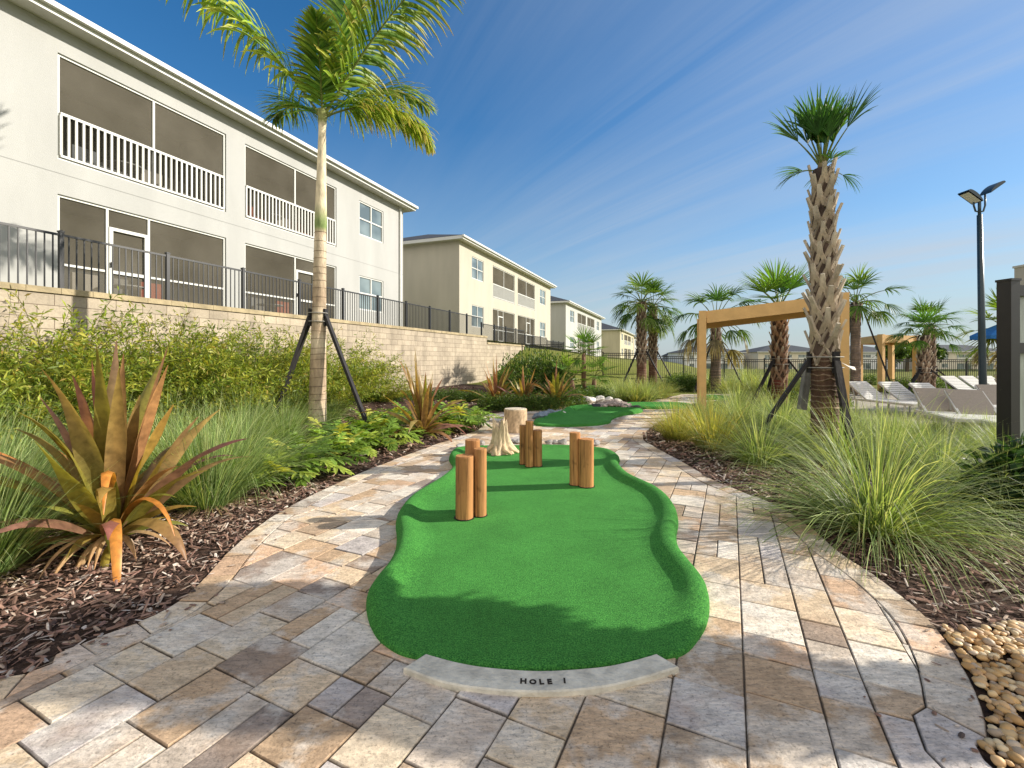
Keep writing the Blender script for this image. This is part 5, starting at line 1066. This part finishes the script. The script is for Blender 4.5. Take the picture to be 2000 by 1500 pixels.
# path light
x, y = G(1139, 772); t = thing('path_light', 'slim white path light with a ring head beside the young fan palms', 'path light', (x, y, 0))
h = Zv(672, y); a = Acc(); a.lathe([(.055, -.1), (.055, h - .05)], (.62, .58, .5), 12); a.obj('pole', M_FRAME, t)
a = Acc(); th = np.arange(17) / 16 * 6.2832; a.tube(np.stack([.08 * np.cos(th) + .02, 0 * th - .03, h + .04 + .08 * np.sin(th)], -1), .035, (.6, .58, .52), 8, cap=False); a.obj('lamp_ring', M_FRAME, t)
a = Acc(); a.plank((-.02, 0, h), (-.22, 0, h + .16), .12, .10, .06, (0, 0, 1), (.6, .6, .56)); a.obj('lamp_head', M_FRAME, t)
# round trees beyond the fence
def tree(label, x, y, gz, h, r):
    t = thing('round_tree', label, 'tree', (x, y, gz), 0, 'round trees beyond the lawn'); a = Acc(); a.tube([(0, 0, -.2), (.05, 0, h * .45), (0, .1, h * .8)], [.16, .11, .05], (.14, .10, .07), 8)
    for k in range(5): q = unit(rng.normal(0, 1, 3)); a.tube([(0.04, 0, h * .42), (q[0] * r * .6, q[1] * r * .6, h * .65 + q[2] * .3)], [.06, .02], (.14, .10, .07), 5)
    a.obj('trunk', M_BARK, t); b = Acc(); n = 2600
    cl = unit(rng.normal(0, 1, (26, 3))) * rng.uniform(.45, .95, (26, 1)) * r; cl[:, 2] = cl[:, 2] * .8 + h * .68
    P = cl[rng.integers(26, size=n)] + rng.normal(0, r * .17, (n, 3)); c = np.array([(.06, .11, .02), (.10, .16, .03), (.03, .06, .012)])[rng.integers(3, size=n)] * rng.uniform(.8, 1.3, (n, 1)); ribbons(b, P, unit(rng.normal(0, 1, (n, 3))), unit(rng.normal(0, 1, (n, 3))), rng.uniform(.16, .34, n), rng.uniform(.10, .18, n), 2, .4, lambda t: [.3, 1, .1][int(round(t * 2))], c, c)
    b.obj('crown', M_LEAF, t)
tree('left of two round green trees seen under the second pergola', U(1745, 40), 40, .2, 3.0, 1.05)
tree('right of two round green trees, beside the second pergola post', U(1772, 41), 41, .2, 3.15, 1.1)
tree('small green tree top between the palm pair and the far beige house', U(1822, 43), 43, .2, 2.5, .9)

# ------------------------------------------------------------------ pergolas
def pergola(name, label, A_, B_, C_, D_, beam=.30, post=.17):
    """A_, B_, C_, D_: post tops (x, y, z) in order round the roof"""
    root = thing(name, label, 'pergola', (A_[0], A_[1], 0), group='tan pergolas over the loungers'); o = np.array([A_[0], A_[1], 0]); Pn = [np.array(p) - o for p in (A_, B_, C_, D_)]
    e = unit((Pn[1] - Pn[0]) * [1, 1, 0]); rz = math.atan2(e[1], e[0])
    for p in Pn:
        a = Acc(); a.box((0, 0, (p[2] - .2) / 2), (post, post, p[2] + .2)); a.obj('post', M_PAINT, root, loc=(p[0], p[1], 0), rz=rz)
    for i in range(4):
        p, q = Pn[i], Pn[(i + 1) % 4]; d = unit(q - p); k = .088
        a = Acc(); a.plank(p + d * k - [0, 0, beam * .5 + .02], q - d * k - [0, 0, beam * .5 + .02], .09, .09, beam, (0, 0, 1), (1, 1, 1)); a.obj('beam', M_PAINT, root)
    n = 7
    for k in range(1, n):
        t_ = k / n; p = lerp(Pn[0], Pn[3], t_); q = lerp(Pn[1], Pn[2], t_); d = unit(q - p); a = Acc(); a.plank(p + d * .05 - [0, 0, .10], q - d * .05 - [0, 0, .10], .05, .05, .13, (0, 0, 1), (1, 1, 1)); a.obj('rafter', M_PAINT, root)
    a = Acc(); nrm = np.cross(Pn[1] - Pn[0], Pn[3] - Pn[0]); up = unit(nrm) * .004; v = [p - np.array([0, 0, .028]) for p in Pn] + [p - np.array([0, 0, .020]) for p in Pn]
    a.add(v, [[3, 2, 1, 0], [4, 5, 6, 7], [0, 1, 5, 4], [1, 2, 6, 5], [2, 3, 7, 6], [3, 0, 4, 7]], (.55, .45, .32)); a.obj('shade_cloth', M_SLING, root)
    return root
pergola('pergola', 'tan timber pergola with a sloping beam, left of the nearest cabbage palm', (4.82, 11.5, 2.70), (7.59, 10.4, 3.00), (8.49, 12.73, 3.00), (5.72, 13.83, 2.70))
pergola('pergola', 'smaller looking tan pergola farther back, left of the palm pair', (16.24, 20, 2.56), (18.66, 21.0, 2.56), (19.6, 23.5, 2.54), (17.2, 22.5, 2.54), beam=.34, post=.20)

# ------------------------------------------------------------------ sun loungers
def lounger(kind, ang=.75, wd=.64):
    """local -y is the foot, +y the raised head"""
    root = thing('sun_lounger', 'x', 'sun lounger'); sc = (.66, .65, .62) if kind == 'white' else (.26, .22, .18); z = .33; hy = .15; bl_ = .78; ty, tz = hy + bl_ * math.cos(ang), z + bl_ * math.sin(ang)
    f = Acc()
    for s_ in (-1, 1): f.plank((s_ * wd / 2, -1.15, z), (s_ * wd / 2, hy + .45, z), .04, .04, .05, (0, 0, 1), (1, 1, 1))
    f.plank((-wd / 2, -1.15, z), (wd / 2, -1.15, z), .04, .04, .05, (0, 0, 1), (1, 1, 1)); f.obj('seat_frame', M_FRAME, root)
    g = Acc()
    for s_ in (-1, 1): g.plank((s_ * (wd / 2 - .03), hy, z + .02), (s_ * (wd / 2 - .03), ty, tz), .045, .04, .04, (0, -1, 1), (1, 1, 1))
    g.plank((-wd / 2 + .03, ty, tz), (wd / 2 - .03, ty, tz), .04, .04, .04, (0, -1, 1), (1, 1, 1)); g.plank((-wd / 2 + .05, hy + .40, z - .01), (-wd / 2 + .05, hy + .5, z + .40), .025, .025, .025, (1, 0, 0), (1, 1, 1)); g.obj('back_frame', M_FRAME, root)
    b = Acc(); n = 9 if kind == 'white' else 1
    for k in range(n):
        t0, t1 = k / n + .01, (k + 1) / n - (.012 if n > 1 else .01); b.plank((0, lerp(hy, ty, t0), lerp(z, tz, t0) + .035), (0, lerp(hy, ty, t1), lerp(z, tz, t1) + .035), wd - .06, wd - .06, .008, (0, -math.sin(ang), math.cos(ang)), sc)
    b.obj('backrest', M_SLING, root); s = Acc(); n = 15
    for k in range(n): y0 = lerp(-1.13, hy, k / n); s.b2(-wd / 2 + .022, wd / 2 - .022, y0 + .008, y0 + (hy + 1.13) / n - .02, z + .028, z + .036, (.66, .65, .62))
    s.obj('seat_strap', M_SLING, root)
    for s_ in (-1, 1):
        for y0 in (-.95, .45): l = Acc(); l.plank((s_ * wd / 2, y0, 0), (s_ * wd / 2, y0, z - .02), .035, .035, .035, (1, 0, 0), (1, 1, 1)); l.obj('leg', M_FRAME, root)
    return root
LW, LT = lounger('white', .62), lounger('taupe', .62); used = {}
def put(kind, u_, Y, label, group, rz=None, flat=None):
    src = LW if kind == 'white' else LT; loc = (U(u_, Y), Y, .03); rz = rz if rz is not None else .10
    if kind in used: o = dup(src, loc, rz)
    else: used[kind] = 1; o = src; o.location = loc; o.rotation_euler = (0, 0, rz)
    o['label'] = label; o['group'] = group; return o
g1_ = 'loungers behind the fountain grass'
put('white', 1722, 12.2, 'white strap lounger beside the right pergola post', g1_); put('white', 1788, 12.0, 'second white strap lounger from the right pergola post', g1_)
put('taupe', 1850, 9.3, 'taupe sling lounger in front of the palm pair', g1_, rz=-.42); put('taupe', 1920, 8.8, 'taupe sling lounger just left of the black framed screen', g1_, rz=-.42)
put('white', 1855, 11.4, 'white strap lounger between the taupe loungers and the shrubs', g1_); put('taupe', 1972, 10.6, 'taupe sling lounger partly behind the black framed screen', g1_, rz=-.42)
g2_ = 'loungers in the back row by the fence'
for k, (u_, lab) in enumerate([(1895, 'white lounger at the left end of the back row'), (1933, 'white lounger in the back row right behind the lamp post'), (1971, 'white lounger at the right of the back row behind the screen')]): put('white', u_, 16.2, lab, g2_)
# small shade sail end by the palm
a = Acc(); Yt = 8.6; a.add([(U(1644, Yt), Yt, Zv(708, Yt)), (U(1660, Yt), Yt + .05, Zv(714, Yt)), (U(1692, Yt), Yt + .3, Zv(717, Yt)), (U(1680, Yt), Yt + .1, Zv(722, Yt)), (U(1664, Yt), Yt, Zv(720, Yt))] + [(U(1644, Yt), Yt, Zv(709, Yt)), (U(1660, Yt), Yt + .05, Zv(715.5, Yt)), (U(1692, Yt), Yt + .3, Zv(718, Yt)), (U(1680, Yt), Yt + .1, Zv(723.5, Yt)), (U(1664, Yt), Yt, Zv(721.5, Yt))], [[i, i + 5, (i + 1) % 5 + 5, (i + 1) % 5] for i in range(5)], (.72, .66, .58), P=[[0, 1, 2, 3, 4], [9, 8, 7, 6, 5]])
tag(a.obj('hammock_end', M_SLING), 'pointed end of a white hammock tied to the nearest cabbage palm', 'hammock')

# lamp post
Yl = 12.0; x = U(1921, Yl); t = thing('lamp_post', 'tall dark lamp post with two floodlights by the loungers', 'lamp post', (x, Yl, 0)); h = Zv(420, Yl); xt = U(1913, Yl) - x
a = Acc(); a.tube([(0, 0, -.1), (xt * .5, 0, h * .5), (xt, 0, h)], [.085, .072, .055], (1, 1, 1), 14); a.lathe([(.14, 0), (.14, .03), (.10, .08)], k=14); a.obj('pole', M_POLE, t, smooth=True)
a = Acc(); a.tube([(xt, 0, h), (xt, 0, h + .42)], .035, k=8)
for s_, r_ in ((-1, .0), (1, .12)): a.tube([(xt, 0, h + .08), (xt + s_ * .10, 0, h + .10), (xt + s_ * .15, 0, h + .25), (xt + s_ * .15, 0, h + .42 + r_)], .022, k=7)
a.obj('bracket', M_POLE, t, smooth=True)
for s_, zc, dy in ((-1, h + .44, -.05), (1, h + .66, -.05)):
    b = Acc(); V = []; m = 9; cx_ = xt + s_ * .29
    for i in range(m + 1):
        th = math.pi * i / m; V += [(cx_ + .19 * math.cos(th), -.15 + dy, zc + .11 * math.sin(th) + s_ * .30 * math.cos(th) * .45), (cx_ + .19 * math.cos(th), .15 + dy, zc + .11 * math.sin(th) + s_ * .30 * math.cos(th) * .45)]
    q4 = [[2 * i, 2 * i + 1, 2 * i + 3, 2 * i + 2] for i in range(m)]; b.add(V, q4, P=[[2 * i for i in range(m + 1)], [2 * i + 1 for i in range(m, -1, -1)]]); hd = b.obj('floodlight', M_POLE, t, smooth=False)
    g = Acc(); e0, e1 = cx_ - .16, cx_ + .16; k0, k1 = zc - s_ * .114, zc + s_ * .114; g.add([(e0, -.12 + dy, k0 - .012), (e1, -.12 + dy, k1 - .012), (e1, .12 + dy, k1 - .012), (e0, .12 + dy, k0 - .012)], [[0, 1, 2, 3]]); g.obj('lamp_glass', M_LAMPGLASS, hd)
# blue parasols
def parasol(label, x, y, zt, r, drop=.42, k=8, pole=.022):
    t = thing('parasol', label, 'parasol', (x, y, 0), .3); a = Acc(); a.lathe([(pole, 0), (pole, zt + drop)], (.5, .5, .5), 10); a.obj('pole', M_FRAME, t); a = Acc(); a.lathe([(.25, 0), (.25, .06), (.05, .10), (.04, .3)], k=16); a.obj('base', M_BLACK, t)
    c = Acc(); rings = [(0.02, drop), (r * .35, drop * .72), (r * .7, drop * .36), (r, 0), (r * .995, -.10)]; V = []
    for q, z in rings:
        for i in range(k * 2):
            an = i * math.pi / k; rr = q * (1 if i % 2 == 0 else math.cos(math.pi / k) * .985); V.append((rr * math.cos(an), rr * math.sin(an), zt + z - (.03 * q / r if i % 2 else 0)))
    m = 2 * k; c.add(V, [[r_ * m + i, r_ * m + (i + 1) % m, (r_ + 1) * m + (i + 1) % m, (r_ + 1) * m + i] for r_ in range(4) for i in range(m)]); c.obj('canopy', M_BLUE, t)
    for i in range(k): an = 2 * i * math.pi / k; q = Acc(); q.bar((.05 * math.cos(an), .05 * math.sin(an), zt + drop - .03), (r * .98 * math.cos(an), r * .98 * math.sin(an), zt - .02), .012, (1, 1, 1)); q.obj('rib', M_FRAME, t)
    return t
parasol('blue parasol behind the lamp post at the right edge', U(1972, 13.0), 13.0, Zv(655, 13.0), .85)
# black framed screen at the right edge
Yg = 6.0; t = thing('framed_screen', 'black framed screen with a pale streaked panel at the right edge', 'screen', (U(1969, Yg), Yg, 0), .15)
zt = Zv(550, Yg)
for k, xx in enumerate((0.0, 1.5)): a = Acc(); a.b2(xx - .07, xx + .07, -.08, .08, -.1, zt); a.b2(xx - .08, xx + .08, -.09, .09, zt, zt + .03); a.obj('post', M_BRACE if False else M_BLACK, t)
for z in (zt - .12, Zv(680, Yg), .16): a = Acc(); a.b2(.072, 1.428, -.05, .05, z - .07, z + .07); a.obj('rail', M_BLACK, t)
a = Acc(); a.b2(.075, 1.425, .012, .03, .2, zt - .17); a.obj('panel', surf('streaked_panel', colour=(.40, .45, .41), rough=.25, var=.3, scale=5, stretch=(3, 3, .4), spec=.5), t)

# ------------------------------------------------------------------ unseen leaning shrub, added and shaped to throw shade across the stone slab
t = thing('shade_shrub', 'leaning leafy shrub on a thin stem, added out of view on the right to shade the stone slab', 'shrub', (4.5, 2.52, 0)); a = Acc(); a.tube([(0, 0, -.05), (0, -.2, 1.3), (0, .05, 2.0), (0, .75, 3.2)], [.06, .05, .04, .02], (.14, .10, .06), 8); a.obj('trunk', M_BARK, t)
b = Acc()
for y, zc, ry, rz_, n_ in [(-.22, 1.30, .24, .36, 1400), (.03, 1.95, .36, .45, 2800), (.42, 2.55, .44, .45, 3400), (.75, 3.08, .48, .45, 3600)]:
    v = unit(rng.normal(0, 1, (n_, 3))) * (rng.uniform(.2, 1.05, n_) ** .5)[:, None]; P = v * [.32, ry, rz_] + [0, y, zc]; c = np.array([(.06, .11, .02), (.09, .15, .03)])[rng.integers(2, size=n_)]
    ribbons(b, P, unit(v + rng.normal(0, .7, (n_, 3))), unit(rng.normal(0, 1, (n_, 3))), rng.uniform(.06, .12, n_), .05, 3, .5, prof_leaf, c, c * 1.2)
b.obj('crown', M_LEAF, t)
